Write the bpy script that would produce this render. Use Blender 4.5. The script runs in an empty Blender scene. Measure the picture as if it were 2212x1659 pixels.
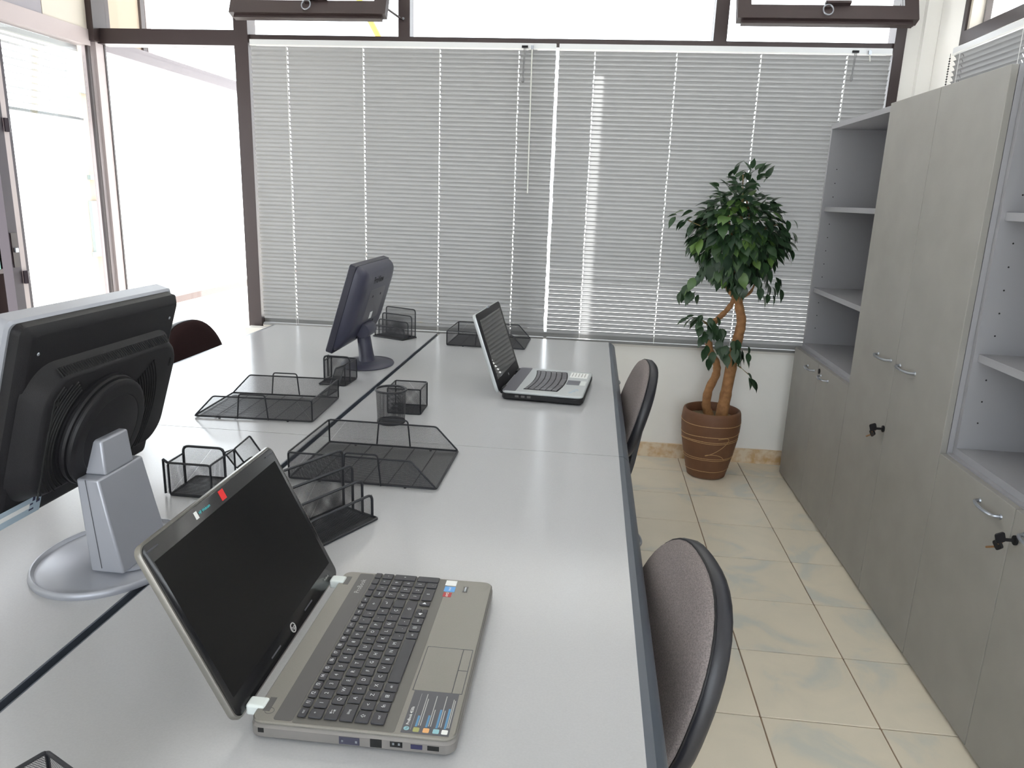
import bpy, bmesh, math, random
from mathutils import Vector, Matrix
random.seed(7)
S = bpy.context.scene
COL = S.collection
PI = math.pi
def lin(r, g, b):
    f = lambda c: c/12.92 if c <= .04045 else ((c+.055)/1.055)**2.4
    return (f(r/255), f(g/255), f(b/255), 1)

# ------------------------------------------------------------------ camera
F_PX, YAW, PITCH, ROLL = 1595.26, -.1010, -.2483, .0351
CAM = Vector((-.0998, -.0163, 1.3818))
def cam_axes():
    cy, sy, cp, sp = math.cos(YAW), math.sin(YAW), math.cos(PITCH), math.sin(PITCH)
    fwd = Vector((sy*cp, cy*cp, sp)); right = Vector((cy, -sy, 0)); up = right.cross(fwd)
    cr, sr = math.cos(ROLL), math.sin(ROLL)
    return cr*right+sr*up, cr*up-sr*right, fwd
R_, U_, W_ = cam_axes()
cd = bpy.data.cameras.new('camera'); cam = bpy.data.objects.new('camera', cd); COL.objects.link(cam)
cd.sensor_fit = 'HORIZONTAL'; cd.sensor_width = 36; cd.lens = F_PX*36/2212
cd.clip_start = .02; cd.clip_end = 300
m3 = Matrix((R_, U_, -W_)).transposed()
cam.matrix_world = Matrix.Translation(CAM) @ m3.to_4x4()
S.camera = cam

# ------------------------------------------------------------------ light
SKY, SUN = 3.4, 30.0
w = bpy.data.worlds.new('world'); S.world = w; w.use_nodes = True
bg = w.node_tree.nodes['Background']; bg.inputs[0].default_value = (.90, .95, 1, 1); bg.inputs[1].default_value = SKY
sl = bpy.data.lights.new('sun', 'SUN'); sl.energy = SUN; sl.angle = math.radians(.6); sl.color = (1, .98, .955)
sun = bpy.data.objects.new('sun', sl); COL.objects.link(sun)
SUN_EL = math.radians(50)
sun.rotation_euler = Vector((0, math.cos(SUN_EL), math.sin(SUN_EL))).to_track_quat('Z', 'Y').to_euler()
S.view_settings.view_transform = 'Standard'; S.view_settings.look = 'None'
S.view_settings.gamma = 1; S.view_settings.use_curve_mapping = False
S.view_settings.exposure = .66
S.cycles.use_denoising = True
S.cycles.max_bounces = 14; S.cycles.diffuse_bounces = 8; S.cycles.transparent_max_bounces = 24
S.cycles.sample_clamp_indirect = 8

# ------------------------------------------------------------------ materials
def mat(name, c, rough=.5, metal=0, spec=.5, noise=0, nscale=60, bump=0, bscale=200, coat=0, coords='Object'):
    m = bpy.data.materials.new(name); m.use_nodes = True
    nt = m.node_tree; p = nt.nodes['Principled BSDF']
    p.inputs['Base Color'].default_value = c; p.inputs['Roughness'].default_value = rough
    p.inputs['Metallic'].default_value = metal; p.inputs['Specular IOR Level'].default_value = spec
    p.inputs['Coat Weight'].default_value = coat
    if noise or bump:
        tc = nt.nodes.new('ShaderNodeTexCoord')
    if noise:
        n = nt.nodes.new('ShaderNodeTexNoise'); n.inputs['Scale'].default_value = nscale; n.inputs['Detail'].default_value = 4
        r = nt.nodes.new('ShaderNodeValToRGB'); e = r.color_ramp.elements
        e[0].position = .3; e[1].position = .7
        e[0].color = tuple(x*(1-noise) for x in c[:3])+(1,); e[1].color = tuple(min(1, x*(1+noise)) for x in c[:3])+(1,)
        nt.links.new(tc.outputs[coords], n.inputs['Vector']); nt.links.new(n.outputs[0], r.inputs[0]); nt.links.new(r.outputs[0], p.inputs['Base Color'])
    if bump:
        n2 = nt.nodes.new('ShaderNodeTexNoise'); n2.inputs['Scale'].default_value = bscale
        b = nt.nodes.new('ShaderNodeBump'); b.inputs['Strength'].default_value = bump; b.inputs['Distance'].default_value = .002
        nt.links.new(tc.outputs[coords], n2.inputs['Vector']); nt.links.new(n2.outputs[0], b.inputs['Height']); nt.links.new(b.outputs[0], p.inputs['Normal'])
    return m
M = {}
M['desk'] = mat('desk_laminate', (.42, .42, .432, 1), .17, noise=.025, nscale=350, spec=.5)
M['desk_edge'] = mat('desk_edge_band', lin(74, 80, 90), .35)
M['desk_leg'] = mat('desk_leg_panel', lin(70, 74, 82), .45)
M['black'] = mat('black_plastic', lin(25, 24, 27), .5, spec=.3, bump=.15, bscale=900)
M['black_gloss'] = mat('glossy_black_plastic', lin(24, 24, 26), .16)
M['screen'] = mat('screen_off', lin(20, 20, 21), .2, spec=.45)
M['screen_gloss'] = mat('far_screen_off', lin(44, 42, 40), .03, spec=.7)
M['slot'] = mat('vent_dark', lin(10, 10, 11), .7)
M['silver'] = mat('silver_plastic', lin(158, 160, 168), .36, metal=.3)
M['bluegrey'] = mat('blue_grey_plastic', lin(58, 58, 74), .4)
M['bluegrey_dark'] = mat('dark_blue_grey_plastic', lin(40, 40, 54), .42)
M['lap_grey'] = mat('brushed_grey_metal', lin(134, 131, 126), .36, metal=.55, noise=.03, nscale=500)
M['lap_side'] = mat('laptop_side_grey', lin(128, 124, 122), .4, metal=.3)
M['lap_dark'] = mat('laptop_dark_strip', lin(92, 90, 90), .4, metal=.3)
M['key'] = mat('key_plastic', lin(52, 52, 58), .42)
M['legend'] = mat('key_legend_white', lin(215, 218, 222), .6)
M['hinge'] = mat('hinge_cover_pale', lin(214, 220, 218), .3)
M['lap_silver'] = mat('far_laptop_silver', lin(186, 190, 192), .35, metal=.3)
M['wire'] = mat('black_wire', lin(38, 39, 44), .45, metal=.2)
M['mesh'] = mat('black_wire_mesh', lin(46, 46, 50), .5, metal=.2)
M['white_paper'] = mat('white_sticker', lin(232, 233, 232), .5)
M['blue_sticker'] = mat('pale_blue_sticker', lin(168, 186, 200), .5)
M['navy'] = mat('navy_print', lin(40, 40, 74), .5)
M['red'] = mat('red_sticker', lin(226, 48, 50), .45)
M['darkred'] = mat('dark_red_sticker', lin(168, 44, 50), .4)
M['cyan'] = mat('cyan_print', lin(70, 190, 196), .5)
M['skyblue'] = mat('blue_sticker', lin(92, 160, 224), .35)
M['blue_print'] = mat('blue_print', lin(84, 134, 172), .5)
M['sticker_dark'] = mat('dark_grey_sticker', lin(78, 78, 84), .4)
M['grey_print'] = mat('grey_print', lin(172, 172, 170), .5)
M['orange'] = mat('orange_print', lin(224, 168, 110), .5)
M['olive'] = mat('olive_print', lin(160, 160, 100), .5)
M['aqua'] = mat('aqua_print', lin(140, 186, 196), .5)
M['cab'] = mat('cabinet_laminate', (.29, .28, .262, 1), .5, noise=.05, nscale=9, bump=.05, bscale=600)
M['cab_in'] = mat('cabinet_carcass', (.31, .31, .33, 1), .5)
M['chrome'] = mat('satin_chrome', lin(160, 164, 172), .28, metal=.8)
M['brass'] = mat('key_metal', lin(160, 120, 80), .4, metal=.7)
M['wall'] = mat('white_wall_paint', (.86, .85, .82, 1), .8, noise=.015, nscale=6, bump=.1, bscale=120)
M['ceiling'] = mat('ceiling_paint', (.8, .8, .79, 1), .9)
M['sill'] = mat('pale_stone_sill', lin(226, 222, 216), .4)
M['frame'] = mat('brown_window_frame', lin(56, 45, 45), .4, metal=.15)
M['frame_in'] = mat('pale_frame_reveal', lin(178, 166, 166), .5)
M['mauve'] = mat('mauve_door_frame', lin(44, 30, 42), .5)
M['board_grey'] = mat('grey_board', lin(150, 145, 152), .6)
M['board_cream'] = mat('cream_board', lin(204, 196, 184), .6)
M['slat'] = mat('aluminium_slat', (.27, .27, .27, 1), .42, metal=.2)
nt_ = M['slat'].node_tree; tr_ = nt_.nodes.new('ShaderNodeBsdfTranslucent'); tr_.inputs[0].default_value = (.95, .95, .96, 1)
mx_ = nt_.nodes.new('ShaderNodeMixShader'); mx_.inputs[0].default_value = .045
nt_.links.new(nt_.nodes['Principled BSDF'].outputs[0], mx_.inputs[1]); nt_.links.new(tr_.outputs[0], mx_.inputs[2]); nt_.links.new(mx_.outputs[0], nt_.nodes['Material Output'].inputs[0])
M['rail'] = mat('blind_headrail', (.66, .67, .68, 1), .4, metal=.15)
M['rail_grey'] = mat('blind_bottom_rail', (.20, .20, .20, 1), .45)
M['grey_cord'] = mat('grey_cord', lin(120, 120, 122), .6)
M['cord'] = mat('white_cord', (.8, .8, .78, 1), .6)
M['wand'] = mat('translucent_wand', (.62, .62, .58, 1), .3)
M['fabric'] = mat('taupe_fabric', lin(128, 120, 119), .95, spec=.1, noise=.28, nscale=420, bump=.5, bscale=500)
M['fabric_brown'] = mat('brown_fabric', lin(44, 30, 30), .95, spec=.1, noise=.2, nscale=420)
M['chair_plastic'] = mat('chair_black_plastic', lin(36, 36, 43), .4)
M['pot'] = mat('brown_glazed_pot', lin(110, 75, 53), .6, noise=.1, nscale=14, bump=.2, bscale=260)
M['pot_line'] = mat('pale_glaze_line', lin(186, 150, 104), .6)
M['soil'] = mat('potting_soil', lin(112, 98, 74), .95, noise=.35, nscale=120, bump=.8, bscale=150)
M['bark'] = mat('ficus_bark', lin(150, 108, 70), .8, noise=.25, nscale=40, bump=.6, bscale=90)
M['twig'] = mat('twig_bark', lin(120, 104, 70), .8)
M['plinth'] = mat('dark_plinth', lin(60, 58, 60), .6)
M['terrace'] = mat('sunlit_terrace', (.38, .375, .365, 1), .85)
M['coping'] = mat('pink_stone_coping', lin(108, 92, 88), .6)
M['beam'] = mat('outdoor_beam_paint', lin(112, 106, 110), .6)
M['shade_sheet'] = mat('added_shade_sheet', (.55, .55, .54, 1), .6)  # for the unseen sheets added to shape the sunlight
M['yellow'] = mat('yellow_paint', lin(250, 214, 90), .6)
M['beige_render'] = mat('beige_render', lin(158, 144, 128), .8)
M['green_glass'] = mat('green_grey_band', lin(128, 140, 138), .5)
M['binder_green'] = mat('green_binder', lin(24, 84, 74), .5)
M['binder_blue'] = mat('blue_binder', lin(34, 52, 140), .5)
M['shelf_dark'] = mat('dark_bookcase', lin(52, 40, 40), .6)

def tile_mat():
    m = mat('floor_tile_glaze', (.6, .57, .5, 1), .3, spec=.4); nt = m.node_tree; p = nt.nodes['Principled BSDF']
    g = nt.nodes.new('ShaderNodeNewGeometry'); oi = nt.nodes.new('ShaderNodeObjectInfo')
    ad = nt.nodes.new('ShaderNodeVectorMath'); ad.operation = 'ADD'
    ms = nt.nodes.new('ShaderNodeMath'); ms.operation = 'MULTIPLY'; ms.inputs[1].default_value = 40
    nt.links.new(oi.outputs['Random'], ms.inputs[0]); nt.links.new(g.outputs['Position'], ad.inputs[0]); nt.links.new(ms.outputs[0], ad.inputs[1])
    n = nt.nodes.new('ShaderNodeTexNoise'); n.inputs['Scale'].default_value = 4.5; n.inputs['Detail'].default_value = 5; n.inputs['Distortion'].default_value = .8
    nt.links.new(ad.outputs[0], n.inputs['Vector'])
    r = nt.nodes.new('ShaderNodeValToRGB'); e = r.color_ramp.elements
    e[0].position = .34; e[0].color = lin(204, 203, 194); e[1].position = .62; e[1].color = lin(226, 216, 198)
    x = e.new(.47); x.color = lin(221, 212, 195)
    nt.links.new(n.outputs[0], r.inputs[0]); nt.links.new(r.outputs[0], p.inputs['Base Color'])
    return m
M['tile'] = tile_mat()
M['grout'] = mat('tile_grout', lin(140, 116, 96), .9)
def marble_mat():
    m = mat('beige_marble', lin(214, 194, 164), .35); nt = m.node_tree; p = nt.nodes['Principled BSDF']
    g = nt.nodes.new('ShaderNodeNewGeometry'); n = nt.nodes.new('ShaderNodeTexNoise'); n.inputs['Scale'].default_value = 22; n.inputs['Detail'].default_value = 6
    r = nt.nodes.new('ShaderNodeValToRGB'); e = r.color_ramp.elements
    e[0].position = .35; e[0].color = lin(200, 164, 118); e[1].position = .6; e[1].color = lin(222, 206, 182)
    nt.links.new(g.outputs['Position'], n.inputs['Vector']); nt.links.new(n.outputs[0], r.inputs[0]); nt.links.new(r.outputs[0], p.inputs['Base Color'])
    return m
M['marble'] = marble_mat()
def leaf_mat():
    m = bpy.data.materials.new('ficus_leaf'); m.use_nodes = True; nt = m.node_tree; p = nt.nodes['Principled BSDF']
    oi = nt.nodes.new('ShaderNodeObjectInfo'); r = nt.nodes.new('ShaderNodeValToRGB'); e = r.color_ramp.elements
    e[0].position = 0; e[0].color = lin(38, 58, 44); e[1].position = 1; e[1].color = lin(98, 128, 62)
    x = e.new(.55); x.color = lin(52, 78, 50); y = e.new(.82); y.color = lin(68, 98, 54)
    nt.links.new(oi.outputs['Random'], r.inputs[0]); nt.links.new(r.outputs[0], p.inputs['Base Color'])
    p.inputs['Roughness'].default_value = .38
    t = nt.nodes.new('ShaderNodeBsdfTranslucent'); nt.links.new(r.outputs[0], t.inputs[0])
    mx = nt.nodes.new('ShaderNodeMixShader'); mx.inputs[0].default_value = .22
    out = nt.nodes['Material Output']
    nt.links.new(p.outputs[0], mx.inputs[1]); nt.links.new(t.outputs[0], mx.inputs[2]); nt.links.new(mx.outputs[0], out.inputs[0])
    return m
M['leaf'] = leaf_mat()
def glass_mat():
    m = bpy.data.materials.new('window_glass'); m.use_nodes = True; nt = m.node_tree
    nt.nodes.remove(nt.nodes['Principled BSDF']); out = nt.nodes['Material Output']
    t = nt.nodes.new('ShaderNodeBsdfTransparent'); t.inputs[0].default_value = (.95, .96, .96, 1)
    g = nt.nodes.new('ShaderNodeBsdfGlossy'); g.inputs['Roughness'].default_value = .02
    lw_ = nt.nodes.new('ShaderNodeLayerWeight'); f = nt.nodes.new('ShaderNodeMath'); f.operation = 'POWER'; f.inputs[1].default_value = 5
    f2 = nt.nodes.new('ShaderNodeMath'); f2.operation = 'MULTIPLY_ADD'; f2.inputs[1].default_value = .8; f2.inputs[2].default_value = .03
    nt.links.new(lw_.outputs['Facing'], f.inputs[0]); nt.links.new(f.outputs[0], f2.inputs[0]); f = f2
    mx = nt.nodes.new('ShaderNodeMixShader')
    nt.links.new(f.outputs[0], mx.inputs[0]); nt.links.new(t.outputs[0], mx.inputs[1]); nt.links.new(g.outputs[0], mx.inputs[2]); nt.links.new(mx.outputs[0], out.inputs[0])
    return m
M['glass'] = glass_mat()

# ------------------------------------------------------------------ mesh helpers
class MB:
    def __init__(s): s.v = []; s.f = []
    def add(s, vs, fs, mx=None):
        o = len(s.v)
        s.v += [tuple(mx @ Vector(p)) for p in vs] if mx is not None else [tuple(p) for p in vs]
        s.f += [tuple(i+o for i in f) for f in fs]; return s
    def box(s, x0, x1, y0, y1, z0, z1, mx=None):
        vs = [(x, y, z) for z in (z0, z1) for y in (y0, y1) for x in (x0, x1)]
        return s.add(vs, [(0, 2, 3, 1), (4, 5, 7, 6), (0, 1, 5, 4), (2, 6, 7, 3), (0, 4, 6, 2), (1, 3, 7, 5)], mx)
    def loops(s, rings, cap0=True, cap1=True, mx=None):
        n = len(rings[0]); vs = [p for r in rings for p in r]; fs = []
        for k in range(len(rings)-1):
            for i in range(n):
                j = (i+1) % n; fs.append((k*n+i, k*n+j, (k+1)*n+j, (k+1)*n+i))
        if cap0: fs.append(tuple(range(n-1, -1, -1)))
        if cap1: fs.append(tuple((len(rings)-1)*n+i for i in range(n)))
        return s.add(vs, fs, mx)
    def lathe(s, prof, seg=32, sx=1, sy=1, mx=None, cap0=True, cap1=True):
        return s.loops([[(r*sx*math.cos(2*PI*i/seg), r*sy*math.sin(2*PI*i/seg), z) for i in range(seg)] for r, z in prof], cap0, cap1, mx)
    def tube(s, path, r, seg=6, closed=False, mx=None):
        P = [Vector(p) for p in path]; n = len(P); rings = []
        rr = r if isinstance(r, (list, tuple)) else [r]*n
        prev = None
        for i in range(n):
            if closed: d = P[(i+1) % n]-P[i-1]
            else: d = P[min(i+1, n-1)]-P[max(i-1, 0)]
            d = d.normalized() if d.length > 1e-9 else Vector((0, 0, 1))
            a = prev if prev is not None else (Vector((0, 0, 1)) if abs(d.z) < .9 else Vector((1, 0, 0)))
            a = (a-d*a.dot(d))
            a = a.normalized() if a.length > 1e-6 else d.orthogonal().normalized()
            b = d.cross(a); prev = a
            rings.append([P[i]+(a*math.cos(2*PI*k/seg)+b*math.sin(2*PI*k/seg))*rr[i] for k in range(seg)])
        if closed: rings.append(rings[0]); return s.loops(rings, False, False, mx)
        return s.loops(rings, True, True, mx)
def rrect(w, h, r, n=5):
    o = []
    for cx, cy, a0 in ((w/2-r, h/2-r, 0), (-w/2+r, h/2-r, PI/2), (-w/2+r, -h/2+r, PI), (w/2-r, -h/2+r, 1.5*PI)):
        for k in range(n+1):
            a = a0+PI/2*k/n; o.append((cx+r*math.cos(a), cy+r*math.sin(a)))
    return o
def slab(mb, w, h, r, z0, z1, bev=.0, n=5, mx=None):
    "rounded-rectangle slab in local xy between z0 and z1 with bevelled edges"
    q = lambda d, z: [(x, y, z) for x, y in rrect(w-2*d, h-2*d, max(r-d, .0005), n)]
    rings = [q(bev, z0), q(0, z0+bev), q(0, z1-bev), q(bev, z1)] if bev else [q(0, z0), q(0, z1)]
    return mb.loops(rings, True, True, mx)
def fillet(pts, r, n=4, closed=False):
    "round the corners of a polyline"
    P = [Vector(p) for p in pts]; out = []; N = len(P)
    for i in range(N):
        if not closed and i in (0, N-1): out.append(P[i]); continue
        a, b, c = P[i-1], P[i], P[(i+1) % N]
        u = (a-b); v = (c-b); d = min(r, u.length*.45, v.length*.45); u.normalize(); v.normalize()
        for k in range(n+1):
            t = k/n; out.append((b+u*d)*(1-t)**2+b*2*t*(1-t)+(b+v*d)*t*t)
    return out
def finish(me, mt, smooth=None):
    if mt is not None: me.materials.append(mt)
    if smooth is not None and len(me.polygons):
        me.shade_smooth(); me.set_sharp_from_angle(angle=math.radians(smooth))
def mesh(name, mb, mt, smooth=None):
    me = bpy.data.meshes.new(name); me.from_pydata(mb.v, [], mb.f); me.validate(); me.update()
    bm = bmesh.new(); bm.from_mesh(me); bmesh.ops.recalc_face_normals(bm, faces=bm.faces); bm.to_mesh(me); bm.free()
    finish(me, mt, smooth); return me
def obj(name, mb, mt, parent=None, loc=(0, 0, 0), rot=None, label=None, smooth=30, kind=None):
    me = mb if isinstance(mb, bpy.types.Mesh) else mesh(name, mb, M[mt] if isinstance(mt, str) else mt, smooth)
    o = bpy.data.objects.new(name, me); COL.objects.link(o); o.location = loc
    if rot: o.rotation_euler = rot
    if parent: o.parent = parent
    if label: o['label'] = label
    if kind: o['kind'] = kind
    return o
def tag(o, label, cat, group=None):
    o['label'] = label; o['category'] = cat
    if group: o['group'] = group
    return o
def thing(name, label, cat, loc=(0, 0, 0), rz=0, group=None):
    o = bpy.data.objects.new(name, None); COL.objects.link(o); o.location = loc; o.rotation_euler = (0, 0, rz)
    o.empty_display_size = .05
    return tag(o, label, cat, group)
def struct(name, mb=None, mt=None, label=None, smooth=None):
    if mb is None:
        o = bpy.data.objects.new(name, None); COL.objects.link(o)
    else: o = obj(name, mb, mt, smooth=smooth)
    o['kind'] = 'structure'
    if label: o['label'] = label
    return o
def B(*a): return MB().box(*a)
def copy_tree(o, parent=None):
    c = o.copy(); COL.objects.link(c)
    if parent: c.parent = parent
    for ch in list(o.children): copy_tree(ch, c)
    return c
_glyph = {}
def text_mb(txt, size, mx, bold=0):
    "flat lettering as a mesh in local xy, centred, then moved by mx"
    key = (txt, bold)
    if key not in _glyph:
        cu = bpy.data.curves.new('tmp_text', 'FONT'); cu.body = txt; cu.size = 1; cu.align_x = 'CENTER'; cu.align_y = 'CENTER'
        cu.resolution_u = 2; cu.offset = bold; cu.fill_mode = 'FRONT'
        to = bpy.data.objects.new('tmp_text', cu); COL.objects.link(to)
        dg = bpy.context.evaluated_depsgraph_get(); me = bpy.data.meshes.new_from_object(to.evaluated_get(dg))
        _glyph[key] = ([tuple(v.co) for v in me.vertices], [tuple(p.vertices) for p in me.polygons])
        bpy.data.objects.remove(to); bpy.data.curves.remove(cu); bpy.data.meshes.remove(me)
    v, f = _glyph[key]; mb = MB(); mb.add(v, f, mx @ Matrix.Scale(size, 4)); return mb
def frame_mx(o, e1, e2):
    e1 = Vector(e1).normalized(); e2 = Vector(e2); e2 = (e2-e1*e2.dot(e1)).normalized(); e3 = e1.cross(e2)
    m = Matrix((e1, e2, e3)).transposed().to_4x4(); m.translation = Vector(o); return m

# wire mesh: a diamond lattice of flat strips clipped to a convex polygon
def lattice(mb, poly, pitch=.0026, width=.00045, ang=52):
    "poly: 3D planar convex polygon"
    P = [Vector(p) for p in poly]; o = P[0]; e1 = (P[1]-P[0]).normalized(); nrm = e1.cross(P[-1]-P[0]).normalized(); e2 = nrm.cross(e1)
    Q = [((p-o).dot(e1), (p-o).dot(e2)) for p in P]; n = len(Q)
    for sg in (1, -1):
        a = math.radians(ang)*sg; d = (math.cos(a), math.sin(a)); nn = (-d[1], d[0])
        pr = [q[0]*nn[0]+q[1]*nn[1] for q in Q]
        step = pitch*abs(math.cos(math.radians(ang)))*1.15
        k0 = math.ceil(min(pr)/step); k1 = math.floor(max(pr)/step)
        for k in range(k0, k1+1):
            c = k*step; ts = []
            for i in range(n):
                p0, p1 = pr[i]-c, pr[(i+1) % n]-c
                if p0*p1 < 0:
                    t = p0/(p0-p1); x = Q[i][0]+(Q[(i+1) % n][0]-Q[i][0])*t; y = Q[i][1]+(Q[(i+1) % n][1]-Q[i][1])*t
                    ts.append(x*d[0]+y*d[1])
            if len(ts) == 2 and abs(ts[0]-ts[1]) > .001:
                vs = []
                for t, s_ in ((ts[0], -1), (ts[1], -1), (ts[1], 1), (ts[0], 1)):
                    x = d[0]*t+nn[0]*(c+s_*width/2); y = d[1]*t+nn[1]*(c+s_*width/2)
                    vs.append(o+e1*x+e2*y)
                mb.add(vs, [(0, 1, 2, 3)])
    return mb

YW = 3.971
# ------------------------------------------------------------------ the room
# floor with tiles laid one by one
T, TX, TY = .3223, .4428, 3.1126
floor = struct('floor', B(-2.8, 1.45, -1.6, YW, -.06, -.004), 'grout', 'floor of pale cream and grey glazed square tiles')
tb = MB(); slab(tb, T-.004, T-.004, .002, -.008, 0, .001, 1)
tme = mesh('tile', tb, M['tile'])
x0 = TX-T*math.floor((TX+2.8)/T)-T; y0 = TY-T*math.floor((TY+1.6)/T)-T
for i in range(15):
    for j in range(19):
        xa, xb = max(x0+i*T, -2.8), min(x0+(i+1)*T, 1.45); ya, yb = max(y0+j*T, -1.6), min(y0+(j+1)*T, YW)
        if xb-xa < .02 or yb-ya < .02: continue
        if xb-xa > T-.001 and yb-ya > T-.001:
            o = obj('tile', tme, None, floor, ((xa+xb)/2, (ya+yb)/2, random.uniform(-.0004, .0002)))
        else:
            t2 = MB(); slab(t2, xb-xa-.004, yb-ya-.004, .002, -.008, 0, .001, 1)
            o = obj('tile', t2, 'tile', floor, ((xa+xb)/2, (ya+yb)/2, 0))
HC = 2.72
struct('ceiling', B(-2.9, 1.6, -1.75, 4.15, HC, HC+.12), 'ceiling', 'white ceiling')
ZS, ZT = .635, 2.115      # sill and transom heights of the window wall
wb = MB().box(-2.02, 1.6, YW, YW+.16, 0, ZS-.02).box(1.315, 1.6, YW, YW+.16, ZS-.02, HC).box(-2.9, 1.6, YW, YW+.16, 2.66, HC)
wall_back = struct('wall_back', wb, 'wall', 'white wall under the wide window, with pier at its right end')
# one vertical pier face step right of the window
obj('pier', B(1.385, 1.449, YW-.035, YW-.0005, 0, HC), 'wall', wall_back)
struct('baseboard_back', B(-2.02, 1.449, YW-.014, YW, 0, .080), 'marble', 'beige veined marble skirting below the wide window')
wr = MB().box(1.45, 1.6, -1.6, 3.66, 0, 1.45).box(1.45, 1.6, 3.66, YW, 0, HC).box(1.45, 1.6, -1.6, .9, 1.45, HC).box(1.45, 1.6, .9, 3.66, 2.66, HC)
wall_right = struct('wall_right', wr, 'wall', 'white wall behind the cabinets')
wl = MB().box(-2.9, -2.8, -1.6, 2.2, 0, HC).box(-2.9, -2.8, 3.27, YW, 0, ZS-.02)
wall_left = struct('wall_left', wl, 'wall', 'white partition wall at the left')
obj('upper_panel', B(-2.9, -2.795, 3.59, 3.93, 2.155, HC), 'board_cream', wall_left, label='cream panel over the left window')
obj('upper_panel', B(-2.9, -2.795, 2.2, 3.585, 2.155, HC), 'board_grey', wall_left, label='grey panel over the left doorway')
# rear wall behind the camera; its opening is added to brighten the room
RX0, RX1 = -1.6, 1.3
rw = MB().box(-2.9, 1.6, -1.75, -1.6, 0, .15).box(-2.9, RX0, -1.75, -1.6, .15, HC).box(RX1, 1.6, -1.75, -1.6, .15, HC).box(RX0, RX1, -1.75, -1.6, 2.55, HC)
struct('wall_rear', rw, 'wall', 'white wall behind the viewer')

# ------------------------------------------------------------------ window frames
def window(name, label): return struct(name, label=label)
def bar(par, name, *b, mt='frame'): return obj(name, B(*b), mt, par, smooth=None)
def pane(par, *b): return obj('pane', B(*b), 'glass', par, smooth=None)
FY0, FY1 = YW+.03, YW+.085
win = window('window_1', 'wide brown framed window in the back wall behind the blinds')
bar(win, 'post', -2.018, -1.943, YW-.012, FY1, 0.03, 2.66)
bar(win, 'post', 1.268, 1.316, YW-.012, FY1, ZS-.02, 2.66)
bar(win, 'transom', -1.943, 1.268, YW+.002, FY1, 2.112, 2.152)
bar(win, 'sill_rail', -1.943, 1.268, FY0, FY1, ZS-.02, ZS+.03, mt='rail_grey')
bar(win, 'mullion', -1.148, -1.088, YW+.002, FY1, 2.152, 2.66)
bar(win, 'mullion', .424, .488, YW+.002, FY1, 2.152, 2.66)
bar(win, 'head_rail', -1.943, 1.268, FY0, FY1, 2.63, 2.66)
bar(win, 'mullion', -.485, -.44, FY0+.02, FY1, ZS+.03, 2.112)
pane(win, -1.943, -.485, FY0+.03, FY0+.035, ZS+.03, 2.112); pane(win, -.44, 1.268, FY0+.03, FY0+.035, ZS+.03, 2.112)
pane(win, -1.088, .424, FY0+.03, FY0+.035, 2.152, 2.63)
obj('sill', B(-1.94, 1.3, YW-.003, FY0, ZS-.020, ZS-.003), 'sill', win, smooth=None)
obj('sill_end', B(-2.0, -1.86, YW-.10, YW-.03, ZS-.05, ZS-.01), 'sill', win, smooth=None, label='white end of the window sill')
def sash(name, x0, x1, label):
    "top hung vent pushed inwards at the bottom, with ring pull and catch"
    s = window(name, label); tilt = math.radians(24); H = .478
    mx = Matrix.Translation((0, YW+.03, 2.645)) @ Matrix.Rotation(-tilt, 4, 'X')
    def sb(nm, a, b, c, d, e, f, mt='frame'): 
        return obj(nm, MB().box(a, b, c, d, e, f, mx), mt, s, smooth=None)
    t = .068
    lo = sb('bottom_rail', x0, x1, -.022, .022, -H, -H+t); sb('side_rail', x0, x0+t*.9, -.022, .022, -H+t, -.04); sb('side_rail', x1-t*.9, x1, -.022, .022, -H+t, -.04)
    sb('top_rail', x0, x1, -.022, .022, -.04, 0); sb('drip_bar', x0+.02, x1-.02, -.006, .018, -H-.016, -H)
    obj('pane', MB().box(x0+t*.9, x1-t*.9, -.003, .003, -H+t, -.04, mx), 'glass', s, smooth=None)
    xm = (x0+x1)/2
    rg = MB().tube([(xm+.022*math.cos(a), -.034, -H+.036+.026*math.sin(a)) for a in [2*PI*k/20 for k in range(20)]], .0032, 6, True, mx)
    obj('ring_pull', rg, 'chrome', lo)
    hb = MB().box(xm-.012, xm+.10, -.042, -.022, -H+.066, -H+.078, mx).box(xm-.012, xm+.012, -.034, -.022, -H+.05, -H+.08, mx)
    obj('catch', hb, 'frame', lo)
    st = MB().tube([mx @ Vector((x1-.01, 0, -H+.05)), (x1+.05, YW+.03, 2.225)], .006)
    obj('stay', st, 'frame', s)
    st = MB().lathe([(.006, 0), (.006, .008)], 10, mx=Matrix.Translation((x1+.045, YW+.0, 2.235)) @ Matrix.Rotation(PI/2, 4, 'X'))
    obj('screw', st, 'chrome', s)
    return s
sash('window_2', -1.955, -1.165, 'open vent with ring pull above the left blind')
s3 = sash('window_3', .50, 1.30, 'open vent with ring pull above the right blind')
# left end panel of the back wall: tall fixed pane
w5 = window('window_4', 'tall glazed panel left of the left blind')
bar(w5, 'corner_post', -2.86, -2.776, YW-.03, YW+.035, 0, 2.66, mt='frame_in')
bar(w5, 'corner_edge', -2.80, -2.772, YW+.035, YW+.048, 0, 2.66)
bar(w5, 'corner_cover', -2.845, -2.76, YW-.06, FY1, 2.10, 2.66)
bar(w5, 'transom', -2.775, -2.018, YW-.012, FY1, 2.095, 2.17)
bar(w5, 'bottom_rail', -2.775, -2.018, YW-.012, FY1, 0, .09)
pane(w5, -2.775, -2.018, FY0+.02, FY0+.025, .09, 2.095); pane(w5, -2.76, -2.018, FY0+.02, FY0+.025, 2.17, 2.66)
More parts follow.
